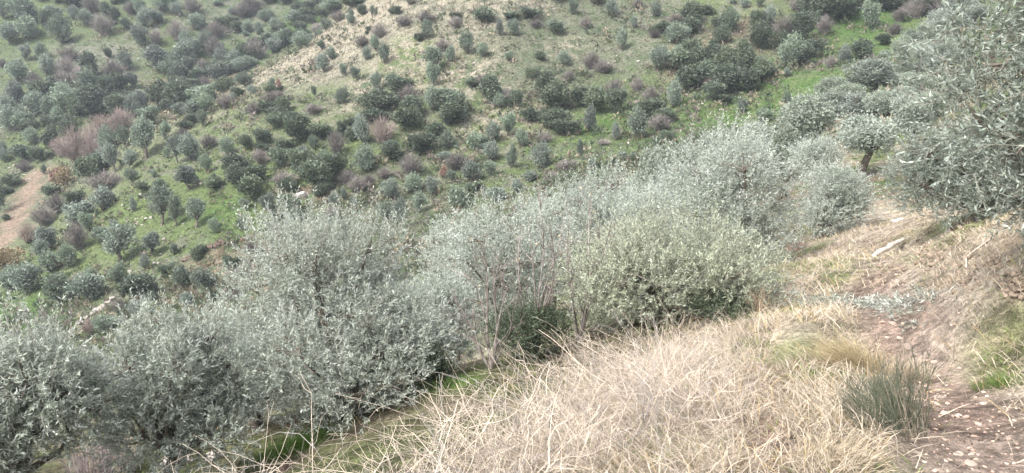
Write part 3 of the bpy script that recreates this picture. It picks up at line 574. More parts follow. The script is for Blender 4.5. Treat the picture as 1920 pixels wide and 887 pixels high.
UNIT={}
def unit(kind,var):
    if (kind,var) in UNIT: return UNIT[kind,var]
    s=1000+var*13+ord(kind)*7
    if kind in 'OTNM':
        n,l,w=(8500,.044,.020) if kind in 'NM' else (3400,.066,.036)
        if kind=='T' : n=2800
        tr=kind in 'TM'
        V,Fc,tv,tq=far_crown(s,n,l,w,tr,10+var,z0=.34 if kind=='M' else None)
        r=[('crown',make_mesh('crown',V,Fc,M_LEAF_MID if kind in 'NM' else M_LEAF_FAR)),('trunk',make_mesh('trunk',tv,tq,M_BARK,True))]
        if kind=='X': pass
    elif kind=='D':
        V,Fc,tv,tq=far_crown(s,3400,.060,.042,False,9+var); r=[('foliage',make_mesh('foliage',V,Fc,M_EVER))]
    elif kind in 'YR':
        V,Fc,tv,tq=far_crown(s,1500,.08,.04,False,8); r=[('foliage',make_mesh('foliage',V,Fc,M_OCHRE if kind=='Y' else M_RUST)),('stems',make_mesh('stems',tv,tq,M_PINK))]
    else:
        V,Qd=bare_bush(s,130,4,1.0,.0055 if kind=='P' else .0065,5); r=[('twigs',make_mesh('twigs',V,Qd,M_PINK if kind=='P' else M_GREY))]
    UNIT[kind,var]=r; return r
NAMES={'O':'olive_tree','T':'olive_tree','N':'olive_tree','M':'olive_tree','D':'evergreen_shrub','G':'bare_shrub','P':'bare_tree','Y':'ochre_shrub','R':'rusty_shrub'}
CATS={'O':'olive tree','T':'olive tree','N':'olive tree','M':'olive tree','D':'shrub','G':'shrub','P':'tree','Y':'shrub','R':'shrub'}
LOOK={'O':'bushy grey-green olive','T':'olive with bare trunk','N':'silvery grove olive','M':'trunked grove olive','D':'dark evergreen shrub','G':'bare grey-purple shrub','P':'bare pinkish tree','Y':'ochre-leaved shrub','R':'rust-red shrub'}
rp=random.Random(5)
def place(kind,x,y,w,h,ftcol=None):
    z=float(ground_z(np.array([x]),np.array([y]))[0]); parts=unit(kind,rp.randrange(4))
    rz=rp.random()*6.28
    if len(parts)==1:
        o=link(NAMES[kind],parts[0][1],loc=(x,y,z-.05),rz=rz,scale=(w*rp.uniform(.85,1.15),w*rp.uniform(.85,1.15),h))
    else:
        o=link(NAMES[kind],None,loc=(x,y,z-.05),rz=rz,scale=(w,w,h)); o.empty_display_size=.3
        for nm,me in parts: link(nm,me,o)
    o.rotation_euler=(rp.gauss(0,.07),rp.gauss(0,.07),rz)
    o['category']=CATS[kind]; rd_=seg_dist(np.array([x]),np.array([y]),ROAD)[0]
    if rd_<w*.45+1.5: f_=max(.55,(rd_-1.3)/(w*.45)); o.scale=(w*f_,w*f_,h*max(f_,.7))
    return o
import re
ITEMS=[]
for m in re.finditer(r'([A-Z])(\d+),(\d+),(\d+),(\d+)',PLANTS):
    k=m.group(1); u,v,w,h=[int(q) for q in m.groups()[1:]]
    x,y=hit(u,v,30); d=depth(x,y,float(base_z(np.array([x]),np.array([y]))[0]))
    x2,y2=x,y+.3*w*d/F                      # the foot seen is the near side of the bush
    ITEMS.append((k,u,v,place(k,x2,y2,(1.48 if k=='D' else 1.3)*w*d/F,1.38*h*d/F),y))
for it in list(ITEMS):                        # smaller neighbours that close the thickets
    k,u,v,o,y=it
    if k=='D' and rp.random()<.72 or k=='O' and y>124 and rp.random()<.35:
        a=rp.random()*6.28; w=o.scale[0]; s_=rp.uniform(.5,.95); x2=o.location.x+math.cos(a)*w*.55; y2=o.location.y+math.sin(a)*w*.55
        if seg_dist(np.array([x2]),np.array([y2]),ROAD)[0]<2.6: continue
        p=place(k,x2,y2,w*s_*rp.uniform(.85,1.25),o.scale[2]*s_*rp.uniform(.75,1.1)); uu,vv=project(x2,y2,p.location.z)
        if 0<uu<1920: ITEMS.append((k,int(uu),int(vv),p,y2))
        else: ITEMS.append((k,int(min(max(uu,1),1919)),int(vv),p,y2))
for m in re.finditer(r'([A-Z])(\d+),(\d+),(\d+),(\d+),(\d+)',GROVE):
    k=m.group(1); u,v,w,h,Y=[int(q) for q in m.groups()[1:]]
    x,y,z=[float(q) for q in at(u,v,Y)]; d=Y*cp-(z-CAM_Z)*sp
    g=float(ground_z(np.array([x]),np.array([y]))[0]); top=float(at(u,v-h,Y)[2])
    ITEMS.append((k,u,v,place(k,x,y,(1.2 if k=='M' else 1.36)*w*d/F,min(5.0,max(1.8,1.15*(top-g)))),y))

# labels: slope, row from the top, place from the left
ORD=['first','second','third','fourth','fifth','sixth','seventh','eighth','ninth','tenth','eleventh','twelfth','thirteenth','fourteenth','fifteenth','sixteenth']
def area(k,u,v,y):
    if k=='N': return 'the grove at right'
    if u>1270: return 'the green gully slope'
    if y>124 and u<700: return 'the far left hillside'
    if u<480: return 'the left valley flank'
    return 'the middle hill' if v<225 else 'the lower middle hill'
SPECIAL={('T',818):'dome-crowned olive with short trunk alone on the dry middle hill',('T',265):'largest trunked olive beside the pink bare trees',('T',1091):'thin sapling olive with round head alone on green grass',
 ('M',1620):'olive with leaning dark trunk standing beyond the track bend',('M',1703):'olive with straight trunk right of the leaning-trunk olive',('Y',1290):'ochre-leaved shrub at the edge of the dark thicket',('Y',120):'ochre-leaved shrub at the end of the dirt road',('Y',6):'big ochre shrub at the left edge below the dirt road',
 ('R',522):'small rust-red shrub on the dry ridge',('R',100):'rust-red shrub beside the end of the dirt road',('R',832):'small rust-red shrub amid bushes on the middle hill',('P',718):'pinkish bare tree alone among green bushes on the middle hill',('P',1330):'small pale pinkish bare tree under the dark thicket',('P',50):'bare brown tree just right of the dirt road',('P',162):'bare pinkish tree low down by the terrace wall',('D',550):'round dense evergreen bush standing clear on the middle hill'}
buckets={}
for it in ITEMS:
    k,u,v,o,y=it
    if (k,u) in SPECIAL: o['label']=SPECIAL[k,u]
    else: buckets.setdefault((k,area(k,u,v,y)),[]).append(it)
    o['group']={'M':'silvery olives of the grove','N':'silvery olives of the grove','O':'olives on the slopes','T':'olives on the slopes','D':'evergreen shrubs on the slopes','G':'bare shrubs on the slopes','P':'bare pinkish trees by the stream','Y':'ochre and rusty shrubs','R':'ochre and rusty shrubs'}[k]
for (k,ar),its in buckets.items():
    its.sort(key=lambda t:t[2]); nrow=max(1,math.ceil(len(its)/8)); per=math.ceil(len(its)/nrow)
    for r in range(nrow):
        row=sorted(its[r*per:(r+1)*per],key=lambda t:t[1])
        for i,t in enumerate(row):
            if nrow==1: lab='%s on %s, %s from left'%(LOOK[k],ar,ORD[i]) if len(row)>1 else '%s alone of its kind on %s'%(LOOK[k],ar)
            else: lab='%s on %s, %s row down, %s from left'%(LOOK[k],ar,ORD[r],ORD[i])
            t[3]['label']=lab

# ------------------------------------------------------------------ low scrub and loose stones on the slopes (uncountable)
rng=np.random.default_rng(23)
x,y=polar(32000,55,210,-38,36); A,B=zone_cols(x,y); keep=(rng.random(len(x))<(.15+.85*sstep(.36,.6,fbm(x/9,y/9,91))))&(seg_dist(x,y,ROAD)>3); x,y=x[keep],y[keep]; n=len(x)
z=ground_z(x,y); m_=16; w=rng.uniform(.3,.7,n)+rng.random(n)**5*1.1; hh=w*rng.uniform(.45,.9,n)
d=rand_dirs(rng,n*m_).reshape(n,m_,3); d[...,2]=np.abs(d[...,2]); r_=rng.uniform(.55,1,(n,m_,1))
P=np.stack([x,y,z-.05],1)[:,None,:]+d*r_*np.stack([w*.5,w*.5,hh],1)[:,None,:]
D=nrm(d+rng.normal(0,.5,d.shape)+np.array([0,0,.3])); N=nrm(np.cross(D,rand_dirs(rng,n*m_).reshape(n,m_,3)))
pal=np.array([(.095,.115,.06),(.12,.13,.075),(.17,.145,.125),(.23,.195,.14),(.085,.11,.07)]); cl=pal[rng.integers(0,5,n)]*rng.uniform(.75,1.25,(n,1))
sz=np.repeat(w*.34,m_)*rng.uniform(.6,1.3,n*m_)
P=P.reshape(-1,3);D=D.reshape(-1,3);SS=np.cross(D,N.reshape(-1,3))*(sz*.32)[:,None]; V=np.stack([P-SS,P+SS,P+D*sz[:,None]],1).reshape(-1,3); Fc=np.arange(len(V)).reshape(-1,3)
cc=np.repeat(np.repeat(cl,m_,0)*rng.uniform(.7,1.3,(n*m_,1)),3,0)
tag(link('low_scrub',make_mesh('low_scrub',V,Fc,M_GRASS,False,cc)),'low cushions of scrub between the bushes on the slopes','scrub',kind='stuff')

ICO_V=None
def ico():
    global ICO_V,ICO_F
    if ICO_V is None:
        import bmesh
        b=bmesh.new(); bmesh.ops.create_icosphere(b,subdivisions=2,radius=1); b.verts.ensure_lookup_table()
        ICO_V=np.array([v.co[:] for v in b.verts]); ICO_F=np.array([[q.index for q in f.verts] for f in b.faces]); b.free()
    return ICO_V,ICO_F
def rock_shape(rng,flat=.6,rough=.25):
    v,f=ico(); v=v.copy(); k=np.ones(len(v))
    for _ in range(7):
        a=rand_dirs(rng,1)[0]; t=v@a; lim=rng.uniform(.45,.85); v=np.where((t>lim)[:,None],v-(t-lim)[:,None]*a,v)
    v*=(1+rng.normal(0,rough*.25,(len(v),1))); v*=np.array([1,rng.uniform(.6,.95),flat]); return v,f
def rock_mesh(name,seed,m,flat=.6,rough=.25): 
    v,f=rock_shape(np.random.default_rng(seed),flat,rough); return make_mesh(name,v,f,m)
def many_rocks(name,X,Y,S,m,seed,label,cat,sink=.2,flat=.6):
    rng=np.random.default_rng(seed); sh=[rock_shape(rng,flat) for _ in range(6)]; Z=ground_z(X,Y); Vs=[];Fs=[];o=0
    for i in range(len(X)):
        v,f=sh[i%6]; a=rng.random()*6.28; c,s=math.cos(a),math.sin(a); R=np.array([[c,-s,0],[s,c,0],[0,0,1]])
        Vs.append((v@R.T)*S[i]+np.array([X[i],Y[i],Z[i]+S[i]*flat*(1-2*sink)*.5])); Fs.append(f+o); o+=len(v)
    return tag(link(name,make_mesh(name,np.concatenate(Vs),np.concatenate(Fs),m)),label,cat,kind='stuff')
# outcrops: pixel centre, spread in pixels, count
RX=[];RY=[];RS=[]
for u,v,su,sv,n_ in ((155,112,14,12,26),(140,95,10,6,8),(185,112,10,4,7),(150,25,14,8,14),(210,122,10,6,7),(380,25,30,16,26),(400,40,14,10,12),(430,62,18,8,10),(480,60,14,6,8),(425,108,14,10,14),(440,120,10,6,8),(590,15,24,8,12),(262,105,14,6,8),(40,322,20,6,12),(60,332,14,6,10),(1190,28,18,4,10),(1385,68,18,6,12),(1405,112,8,4,6),(330,400,40,30,16),(250,400,20,20,12),(560,372,10,6,5),(1310,185,20,5,8),(820,95,90,40,24),(1120,70,120,40,22),(720,120,60,40,14),(1660,330,26,8,14),(1100,320,60,30,10),(300,500,60,30,14)):
    for _ in range(n_):
        uu,vv=rng.normal(u,su),rng.normal(v,sv); x_,y_=hit(uu,max(vv,1),24); RX.append(x_);RY.append(y_); RS.append(rng.uniform(.10,.30)*(.55 if y_<60 else 1))
many_rocks('scattered_rocks',np.array(RX),np.array(RY),np.array(RS),M_ROCK,3,'pale loose rocks scattered over the slopes and outcrops','rocks')
# terrace walls of small stones
def terrace(pts,label,seed):
    rng=np.random.default_rng(seed); P=np.array([hit(u,v,30) for u,v in pts]); X=[];Y=[];S=[]
    for a,b in zip(P[:-1],P[1:]):
        n_=int(np.linalg.norm(b-a)/.28)+2
        for t in np.linspace(0,1,n_):
            for _ in range(2): X.append(a[0]+(b[0]-a[0])*t+rng.normal(0,.15)); Y.append(a[1]+(b[1]-a[1])*t+rng.normal(0,.25)); S.append(rng.uniform(.16,.34))
    return X,Y,S
for pts,lab,sd in (([(345,494),(400,468),(440,458),(475,447)],'dark tumbled stone terrace crossing the green left slope',51),([(150,614),(180,592),(215,568)],'pale line of terrace stones low on the left slope',52)):
    X,Y,S=terrace(pts,lab,sd); X=np.array(X);Y=np.array(Y)
    o=many_rocks('terrace_wall',X,Y,np.array(S),M_CLOD if sd==51 else M_ROCK,sd,lab,'wall',.1)
    del o['kind']
def thing_rock(u,v,wpx,label,seed,m=M_ROCK,Y=None,flat=.5,name='rock',grp=None,cat='rock',rough=.25):
    x_,y_=hit(u,v,0 if Y is None else Y*.9)
    if Y: q=at(u,v,Y); x_,y_=float(q[0]),float(q[1])
    z_=float(ground_z(np.array([x_]),np.array([y_]))[0]); d=depth(x_,y_,z_); s=wpx*d/F/2
    return tag(link(name,rock_mesh(name,seed,m,flat,rough),loc=(x_,y_,z_+s*flat*.35),rz=(seed*1.7)%6.28,scale=(s,s,s)),label,cat,grp)
thing_rock(567,368,26,'pale cream boulder under dark shrubs on the middle hill',61,flat=.7)
thing_rock(682,201,11,'small white boulder left of the big shrubs on middle hill',62,flat=.6)
thing_rock(38,87,9,'small white boulder between olives on the far left hillside',63,flat=.6)
thing_rock(57,139,9,'small pale boulder on open green of the far left hillside',64,flat=.6)
thing_rock(330,862,74,'pale broken rock under the olives at bottom left',65,Y=8.5,flat=.5)
thing_rock(402,838,40,'smaller pale rock right of the broken rock at bottom left',66,Y=8.4,flat=.5)
thing_rock(535,872,40,'dark stone at the foot of the dry brambles, bottom left',67,m=M_CLOD,Y=7.2,flat=.6)
thing_rock(1795,438,50,'pale low rock half buried in grass atop the bank',68,Y=11.3,flat=.45)
ST=[(1707,634,34,'largest flat pale stone at the cut olive twigs',.28),(1674,600,19,'narrow pale stone at the left of the olive twigs',.3),(1689,619,17,'small tan stone just above the largest flat stone',.4),(1717,655,11,'small dark stone just below the largest flat stone',.5),(1737,659,11,'small tan stone right of the small dark stone',.5),(1753,671,15,'rounded tan stone below the olive twigs near the grass',.5),(1674,681,13,'small white stone at the tips of the green broom',.5),(1766,731,32,'broad pinkish slab set in the rutted track',.2),(1840,721,13,'small white stone at the right edge of the track',.5),(1799,836,24,'flat pink stone right of the green broom foot',.3),(1822,852,26,'pale wedge-shaped stone near the bottom of the track',.35),(1894,812,17,'small grey stone in dry grass at the right edge',.6),(1780,700,16,'tan stone in the upper part of the stony rut',.45),(1728,700,14,'brown stone at the left side of the upper rut',.45),(1800,690,12,'small tan stone beside the green grass patch',.5)]
for i,(u,v,w_,lab,fl) in enumerate(ST): thing_rock(u,v,w_,lab,200+i,M_STONE if i!=3 else M_CLOD,flat=fl,name='stone',grp='stones on the track',cat='stone')
# small gravel and droppings
def near_scatter(n,P,spread,y0,y1):
    yy=np.exp(rng.uniform(math.log(y0),math.log(y1),n)); xx=np.interp(yy,P[:,1],P[:,0])+rng.normal(0,spread,n); return xx,yy
X,Y=near_scatter(800,RUT_R,.2,2.6,9.5); many_rocks('gravel',X,Y,rng.uniform(.004,.014,len(X))*rng.choice([.6,.9,1.2,2.0],len(X),p=[.35,.35,.22,.08])*(1+(rng.random(len(X))<.08)*.8),simple_mat('rut_chip',(.30,.20,.15),(.45,.34,.27),scale=25,island=.3),81,'loose gravel and stone chips in the track rut','gravel',.15,.5)
X,Y=near_scatter(70,RUT_R,.10,3.2,4.6); many_rocks('dark_crumbs',X,Y,rng.uniform(.005,.011,len(X)),M_CLOD,82,'dark earth crumbs lying in the track rut','soil',.1,.7)
X=[];Y=[];S=[]
for u,v,Yd,su,sv,n_ in ((1735,476,11,16,10,60),(1752,495,10,14,8,40),(1780,530,8.2,14,8,40),(1815,512,8.0,10,14,50),(1905,545,5.9,14,18,60),(1850,495,7.6,20,6,40),(1660,505,11.4,18,8,30)):
    for _ in range(n_):
        x_,y_=hit(rng.normal(u,su),rng.normal(v,sv),4); X.append(x_);Y.append(y_);S.append(rng.uniform(.012,.05)*(Yd/9)**.5)
many_rocks('soil_clods',np.array(X),np.array(Y),np.array(S),simple_mat('bank_earth',(.11,.085,.065),(.23,.18,.135),scale=20,bump=.8),83,'crumbling brown earth clods on the eroded bank','soil',.2,.7)

# ------------------------------------------------------------------ dry brambles
rng=np.random.default_rng(31)
EDGE=[(540,868),(640,815),(760,775),(880,735),(1000,690),(1100,655),(1200,625),(1300,612),(1400,590),(1450,585)]
def bramble_field(n):
    xs=[];ys=[]
    while len(xs)<n:
        x=rng.uniform(-1.6,2.9,4000); y=rng.uniform(2.5,8.6,4000)
        lo=left_of_rut(x,y)
        pr=sstep(-.1,.6,lo)*(1-sstep(1.3,2.3,lo-.28*(4.5-y)*(y<4.5)))*np.where(y>7.2,1-sstep(7.2,8.4,y),1)*(.35+.9*sstep(.3,.6,fbm(x/.5,y/.5,61)))*(4.5/np.maximum(y,3))**.5
        k=rng.random(4000)<pr*.8; xs+=list(x[k]);ys+=list(y[k])
    return np.array(xs[:n]),np.array(ys[:n])
n=1500; x,y=bramble_field(n); z=ground_z(x,y); lo=left_of_rut(x,y)
k=9; t=np.linspace(0,1,k)[None,:]
az=rng.uniform(0,6.28,n); L=rng.uniform(.25,.75,n)*(.42+.3*sstep(.3,1.0,lo)+.45*sstep(1.2,1.9,lo))*(.55+.9*sstep(.3,.7,fbm(x/.7,y/.7,63)))*(1-.3*sstep(5,6.5,y)); el=np.radians(rng.uniform(15,78,n)); arch=rng.uniform(.25,1.1,n); em=(rng.random(n)<.16)&(lo>.7); L[em]=rng.uniform(.5,.9,em.sum()); el[em]=np.radians(rng.uniform(40,80,em.sum())); arch[em]*=.7
hx=np.cos(az)*np.cos(el)-.15; hy=np.sin(az)*np.cos(el)-.05
P=np.stack([x[:,None]+hx[:,None]*L[:,None]*t*(1+.5*t*arch[:,None]),y[:,None]+hy[:,None]*L[:,None]*t*(1+.5*t*arch[:,None]),z[:,None]-.03+np.sin(el)[:,None]*L[:,None]*(t-.55*arch[:,None]*t*t)],-1)
P+=np.cumsum(rng.normal(0,.012,(n,k,3)),1)*L[:,None,None]*1.6
V1,Q1=tubes(P,(rng.uniform(.0017,.0036,n)[:,None])*np.linspace(1.1,.45,k)[None],3)
sb=5; i=np.repeat(np.arange(n),sb); tt=rng.integers(2,k-1,n*sb); S0=P[i,tt]; tg=nrm(P[i,tt+1 if False else np.minimum(tt+1,k-1)]-P[i,tt-1]); dd=nrm(tg*.7+rng.normal(0,.55,(n*sb,3)))
P2=curve_paths(rng,S0,S0+dd*rng.uniform(.10,.34,(n*sb,1)),5,.09,-.04); V2,Q2=tubes(P2,rng.uniform(.001,.0019,n*sb)[:,None]*np.linspace(1,.5,5)[None],3)
c1=np.array([.53,.45,.365])*rng.uniform(.72,1.15,(n,1)); grey=rng.random(n)<.18; c1[grey]=np.array([.36,.335,.315])*rng.uniform(.7,1.1,(grey.sum(),1))
cc=np.concatenate([np.repeat(c1,k*3,0),np.repeat(c1[i]*rng.uniform(.85,1.1,(n*sb,1)),15,0)])
tag(link('dry_brambles',make_mesh('dry_brambles',np.concatenate([V1,V2]),np.concatenate([Q1,Q2+len(V1)]),M_STRAW,True,cc)),'tangled pale dry bramble stems covering the foreground bank','brambles',kind='stuff')
# dead stubble under and between the stems
n=24000; x,y=bramble_field(n); D=nrm(np.stack([rng.normal(0,.8,n),rng.normal(0,.8,n),np.ones(n)*.7],1)); P=np.stack([x,y,ground_z(x,y)-.01],1)
Vb,Fb=blades(P,D,rng.uniform(.06,.30,n),rng.uniform(.0012,.0028,n),rng.uniform(.2,1,n),rng)
col=np.array([.36,.295,.235])*rng.uniform(.45,1.4,(n,1)); gg=rng.random(n)<.14; col[gg]=np.array([.17,.2,.07])*rng.uniform(.7,1.3,(gg.sum(),1))
tag(link('dead_stubble',make_mesh('dead_stubble',Vb,Fb,M_GRASS,False,np.repeat(col,5,0))),'dead straw lying under the dry brambles','straw',kind='stuff')

# ------------------------------------------------------------------ single plants by the track
def stem_bush(name,u,v,Y,wpx,hpx,n,label,m_col,seed,cat='shrub',rad=.0016,lean=(0,0),spread=.8,sub=3,tall=0):
    rng=np.random.default_rng(seed); b=foot(u,v,Y); w=pxm(wpx,Y)/2; h=pxm(hpx,Y)*1.05
    a=rng.random(n)*6.28; s=rng.random(n)**.6
    A=np.stack([np.cos(a)*s*w*.6,np.sin(a)*s*w*.6,np.full(n,-.01)],1)
    B=np.stack([np.cos(a)*s*w*spread+lean[0]*h,np.sin(a)*s*w*spread+lean[1]*h,h*rng.uniform(.3,1.0,n)*(1-.3*s)*(1+.25*np.cos(a+.8))],1)
    if tall: B[:tall]=A[:tall]+np.stack([rng.normal(0,.1,tall)*h,rng.normal(0,.1,tall)*h,h*rng.uniform(1.1,1.5,tall)],1)
    P=curve_paths(rng,A,B,5,.05,.03); V1,Q1=tubes(P,rng.uniform(.7,1.3,n)[:,None]*rad*np.linspace(1.2,.5,5)[None],3)
    i=np.repeat(np.arange(n),sub); tt=rng.integers(1,4,n*sub); S0=P[i,tt]; dd=nrm(nrm(B-A)[i]+rng.normal(0,.35,(n*sub,3)))
    P2=curve_paths(rng,S0,S0+dd*rng.uniform(.15,.4,(n*sub,1))*h,3,.05); V2,Q2=tubes(P2,np.repeat(rad*np.linspace(.8,.4,3)[None],n*sub,0),3)
    root=tag(link(name,None,loc=b),label,cat); c1=np.array(m_col)*rng.uniform(.65,1.35,(n,1)); dead=rng.random(n)<.12; c1[dead]=np.array([.36,.30,.23])
    link('stems',make_mesh('stems',V1,Q1,M_STRAW,True,np.repeat(c1,15,0)),root); link('twigs',make_mesh('twigs',V2,Q2,M_STRAW,True,np.repeat(c1[i],9,0)),root)
    return root
stem_bush('broom_shrub',1690,822,3.78,150,150,230,'dark green broom shrub in the middle of the track',(.105,.114,.078),301,rad=.0016,lean=(-.3,.15),sub=5,tall=22,spread=1.2)
stem_bush('broom_shrub',1655,735,4.35,110,80,160,'thin greyish broom behind the dark green broom shrub',(.11,.12,.085),302,rad=.0017,lean=(-.05,.1),sub=3,tall=10)
stem_bush('bare_shrub',1812,402,11.0,64,44,160,'brown twiggy dry shrub under the right-hand olives',(.24,.19,.15),303,rad=.004)
stem_bush('bare_shrub',190,862,8.2,190,95,220,'greyish purple dry shrub under the olives at bottom left',(.25,.205,.205),304,rad=.0035)
stem_bush('bare_shrub',1500,432,17.5,60,30,120,'pinkish dry twigs at the foot of the round olive bush',(.36,.25,.21),305,rad=.004)
stem_bush('dry_weed',1420,565,9.2,70,70,90,'pale dry weed stalks leaning over the left edge of track',(.52,.42,.31),306,rad=.0025,cat='weed')
def tuft(name,u,v,Y,wpx,hpx,n,label,c,seed,lean=(-.4,0)):
    rng=np.random.default_rng(seed); b=foot(u,v,Y); w=pxm(wpx,Y)/2; h=pxm(hpx,Y)
    P=np.stack([rng.normal(0,w*.4,n),rng.normal(0,w*.4,n),np.full(n,-.01)],1)
    P[:,2]+=ground_z(P[:,0]+b[0],P[:,1]+b[1])-b[2]
    D=nrm(np.stack([P[:,0]/w*.5+lean[0]+rng.normal(0,.25,n),P[:,1]/w*.5+lean[1]+rng.normal(0,.25,n),np.ones(n)],1))
    Vb,Fb=blades(P,D,h*rng.uniform(.5,1.25,n),rng.uniform(.0022,.0042,n),rng.uniform(.3,1,n),rng)
    return tag(link(name,make_mesh(name,Vb,Fb,M_GRASS,False,np.repeat(np.array(c)*rng.uniform(.65,1.3,(n,1)),5,0))if False else make_mesh(name,Vb,Fb,M_GRASS,False,np.repeat(np.array(c)*rng.uniform(.65,1.3,(n,1)),5,0)),loc=b),label,'grass tuft')
tuft('grass_tuft',1612,690,5.35,120,95,1000,'ochre yellow grass tuft behind the green broom shrub',(.40,.325,.20),311)
tuft('grass_tuft',1520,668,5.8,130,55,1100,'pale green grass tuft left of the ochre one',(.25,.265,.14),312)
tuft('grass_tuft',1560,868,3.35,200,60,900,'straw-coloured grass tuft at the bottom of the track middle',(.43,.36,.265),313,lean=(.2,-.1))
tuft('grass_tuft',1715,700,5.6,60,60,500,'pale straw tuft between broom and stony rut',(.45,.38,.29),314,lean=(-.1,0))
tuft('grass_tuft',1880,700,4.9,90,30,500,'bright green grass tuft at the foot of the right bank',(.13,.185,.055),315,lean=(0,0))
tuft('grass_tuft',560,850,8.2,150,36,900,'vivid green grass patch under the large silvery olive',(.09,.17,.03),316,lean=(0,0))
tuft('grass_tuft',830,758,8.3,80,26,350,'green grass under the bare saplings',(.08,.13,.035),317,lean=(0,0))
# leafy green undergrowth between the olives
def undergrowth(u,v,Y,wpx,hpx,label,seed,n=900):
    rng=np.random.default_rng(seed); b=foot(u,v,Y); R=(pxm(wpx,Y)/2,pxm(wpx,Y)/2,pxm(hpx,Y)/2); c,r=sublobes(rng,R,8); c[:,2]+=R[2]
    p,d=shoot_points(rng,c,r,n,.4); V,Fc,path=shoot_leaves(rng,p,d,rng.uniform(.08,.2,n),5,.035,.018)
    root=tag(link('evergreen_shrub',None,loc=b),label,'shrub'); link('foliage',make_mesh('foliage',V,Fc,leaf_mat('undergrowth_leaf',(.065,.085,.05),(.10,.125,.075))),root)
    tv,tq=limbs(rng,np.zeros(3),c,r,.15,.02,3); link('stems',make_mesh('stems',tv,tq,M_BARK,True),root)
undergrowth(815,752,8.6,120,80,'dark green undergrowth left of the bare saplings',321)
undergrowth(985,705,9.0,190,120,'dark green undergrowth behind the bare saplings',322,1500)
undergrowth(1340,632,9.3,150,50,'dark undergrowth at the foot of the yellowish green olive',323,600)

def sapling(u,v,Y,label,stems,seed):
    """bare young tree: stems given as pixel tips"""
    rng=np.random.default_rng(seed); b=np.array(foot(u,v,Y)); root=tag(link('bare_sapling',None,loc=tuple(b)),label,'sapling')
    T=np.array([[float(q) for q in at(a,c,Y+rng.normal(0,.25))] for a,c in stems])-b; n=len(T)
    P=curve_paths(rng,np.repeat(rng.normal(0,.02,(1,3)),n,0)*np.array([1,1,0]),T,9,.035); V1,Q1=tubes(P,rng.uniform(.75,1.2,n)[:,None]*np.linspace(.016,.003,9)[None],5)
    link('trunk',make_mesh('trunk',V1,Q1,M_SAP,True),root)
    sb=9; i=np.repeat(np.arange(n),sb); tt=rng.integers(2,8,n*sb); S0=P[i,tt]; dd=nrm(nrm(T)[i]*.9+rng.normal(0,.4,(n*sb,3))); 
    P2=curve_paths(rng,S0,S0+dd*rng.uniform(.15,.5,(n*sb,1)),5,.06); V2,Q2=tubes(P2,np.repeat(np.linspace(.006,.0018,5)[None],n*sb,0),4)
    j=np.repeat(np.arange(n*sb),3); S1=P2[j,rng.integers(1,4,len(j))]; P3=curve_paths(rng,S1,S1+nrm(dd[j]+rng.normal(0,.5,(len(j),3)))*rng.uniform(.06,.2,(len(j),1)),3,.05); V3,Q3=tubes(P3,np.repeat(np.linspace(.0028,.0014,3)[None],len(j),0),3)
    link('branches',make_mesh('branches',np.concatenate([V2,V3]),np.concatenate([Q2,Q3+len(V2)]),M_SAP,True),root)
    q=P3[rng.choice(len(P3),26),2]; d=rand_dirs(rng,26); V,Fc=leaves(q,d,nrm(np.cross(d,rand_dirs(rng,26))),np.full(26,.035),np.full(26,.025)); link('leaves',make_mesh('leaves',V,Fc,M_OCHRE),root)
sapling(925,735,8.7,'bare many-stemmed sapling right of the large silvery olive',[(905,470),(880,505),(930,455),(850,560),(955,520),(960,600),(890,600)],331)
sapling(1010,700,9.2,'tall bare reddish sapling behind the dry brambles',[(1006,350),(990,400),(1030,410),(975,440),(1060,420),(1045,500),(960,520)],332)
sapling(1085,650,9.6,'thin bare sapling before the olive with tall shoots',[(1072,372),(1110,372),(1150,400),(1062,450),(1128,430)],333)

# ------------------------------------------------------------------ things lying about
o=thing_rock(1690,432,30,'crumpled white plastic bag lying at the track bend',341,M_PLASTIC,Y=17.2,flat=.55,name='plastic_bag',cat='bag',rough=.9)
# weathered board at the foot of the bank
a=np.array(foot(1634,520,11.0)); b=np.array(foot(1690,481,12.6)); ln=np.linalg.norm(b-a); ax=(b-a)/ln; rng=np.random.default_rng(5)
P=np.stack([a+ax*ln*t+np.array([rng.normal(0,.01),rng.normal(0,.01),.10+rng.normal(0,.008)]) for t in np.linspace(0,1,8)])[None]
V,Qd=tubes(P,np.array([[.03,.045,.05,.045,.05,.045,.045,.03]]),8)
ctr=P[0].mean(0); V=V-ctr; V[:,2]=(V[:,2]-ax[2]*(V@ax))*.6+ax[2]*(V@ax)
tag(link('fallen_log',make_mesh('fallen_log',V,[Qd,np.array([list(range(7,-1,-1)),list(range(56,64))])],M_WOOD),loc=tuple(ctr)),'pale weathered log lying along the foot of the bank','log')
def root_tube(pts,label,seed,r0=.012):
    q=np.array([[*foot(*p)] for p in pts])+np.array([0,0,.05]); c=q.mean(0)
    V,Qd=tubes((q-c)[None],np.linspace(r0,r0*.5,len(q))[None],6); tag(link('exposed_root',make_mesh('exposed_root',V,Qd,M_WOOD,True),loc=tuple(c)),label,'root')
root_tube([(1795,556,7.4),(1806,540,7.6),(1810,520,7.8),(1808,508,8.0),(1825,498,8.1),(1850,492,8.2)],'pale root exposed in the eroded bank',1)
root_tube([(1600,505,11.2),(1622,507,11.2),(1650,512,11.0)],'thin pale stick lying across the grassy track',2,.012)
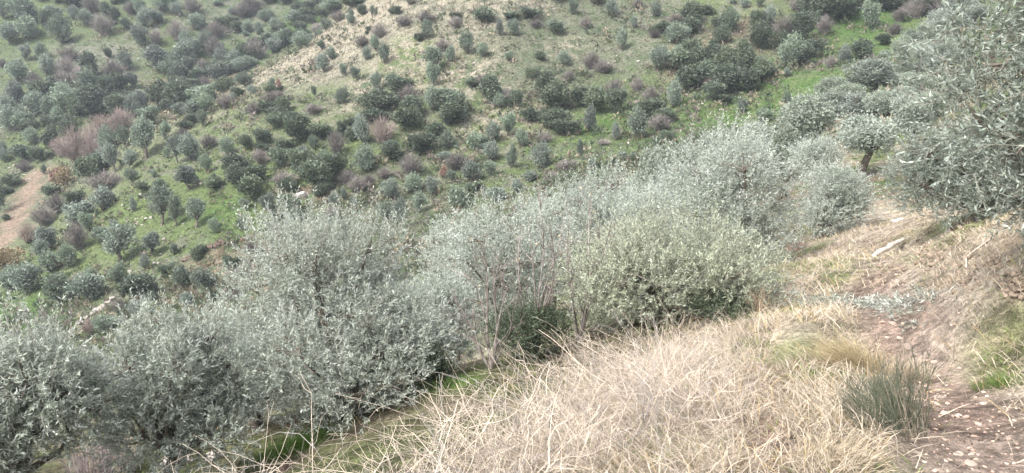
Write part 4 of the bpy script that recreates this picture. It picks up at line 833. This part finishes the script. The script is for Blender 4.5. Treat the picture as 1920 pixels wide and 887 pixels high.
# cut olive twigs across the track
rng=np.random.default_rng(71); n=380
cen=px_poly([(1520,553,9.2),(1570,560,8.9),(1640,572,8.4),(1690,595,7.5),(1735,625,6.7)]); s=rng.random(n)*(len(cen)-1); i=s.astype(int); f=(s-i)[:,None]
q=cen[i]*(1-f)+cen[np.minimum(i+1,len(cen)-1)]*f+rng.normal(0,.13,(n,2)); p=np.stack([q[:,0],q[:,1],ground_z(q[:,0],q[:,1])+.02],1)
d=nrm(np.stack([rng.normal(0,1,n),rng.normal(0,1,n),rng.uniform(-.05,.12,n)],1)); V,Fc,path=shoot_leaves(rng,p,d,rng.uniform(.08,.2,n),6,.058,.014)
tag(link('cut_olive_twigs',make_mesh('cut_olive_twigs',V,Fc,leaf_mat('withered_olive_leaf',(.20,.21,.17),(.33,.34,.30),var=.45)),None),'withered cut olive twigs strewn in a band across the track','twigs',kind='stuff')
n=90; c0=at(1420,540,10); q=np.array([float(c0[0]),float(c0[1])])+rng.normal(0,.28,(n,2)); p=np.stack([q[:,0],q[:,1],ground_z(q[:,0],q[:,1])+.03],1)
d=nrm(np.stack([rng.normal(0,1,n),rng.normal(0,1,n),rng.uniform(0,.5,n)],1)); V,Fc,path=shoot_leaves(rng,p,d,rng.uniform(.15,.3,n),8,.058,.014)
tag(link('cut_olive_twigs',make_mesh('cut_olive_twigs',V,Fc,M_LEAF)),'small heap of cut olive twigs at the left edge of the track','twigs',kind='stuff')

# ------------------------------------------------------------------ haze in the valley air
if HAZE>0:
    import bmesh
    zmin=float(ZZ.min())-1.0; zmax=float(ZZ.max())+8.0; x0,x1,y0,y1=float(GX[0])-3,float(GX[-1])+3,float(GY[0])-3,float(GY[-1])+3
    Vh=np.array([[x,y,z] for z in (zmin,zmax) for y in (y0,y1) for x in (x0,x1)]); Fh=np.array([[0,2,3,1],[4,5,7,6],[0,1,5,4],[2,6,7,3],[0,4,6,2],[1,3,7,5]])
    m,n_,ns,ls=mat('valley_haze'); pv=ns.new('ShaderNodeVolumePrincipled'); pv.inputs['Color'].default_value=(.80,.89,1.0,1); pv.inputs['Density'].default_value=HAZE
    oo=ns.new('ShaderNodeOutputMaterial'); ls.new(pv.outputs[0],oo.inputs['Volume'])
    tag(link('haze',make_mesh('haze',Vh,Fh,m)),'thin pale haze filling the valley','haze',kind='stuff')
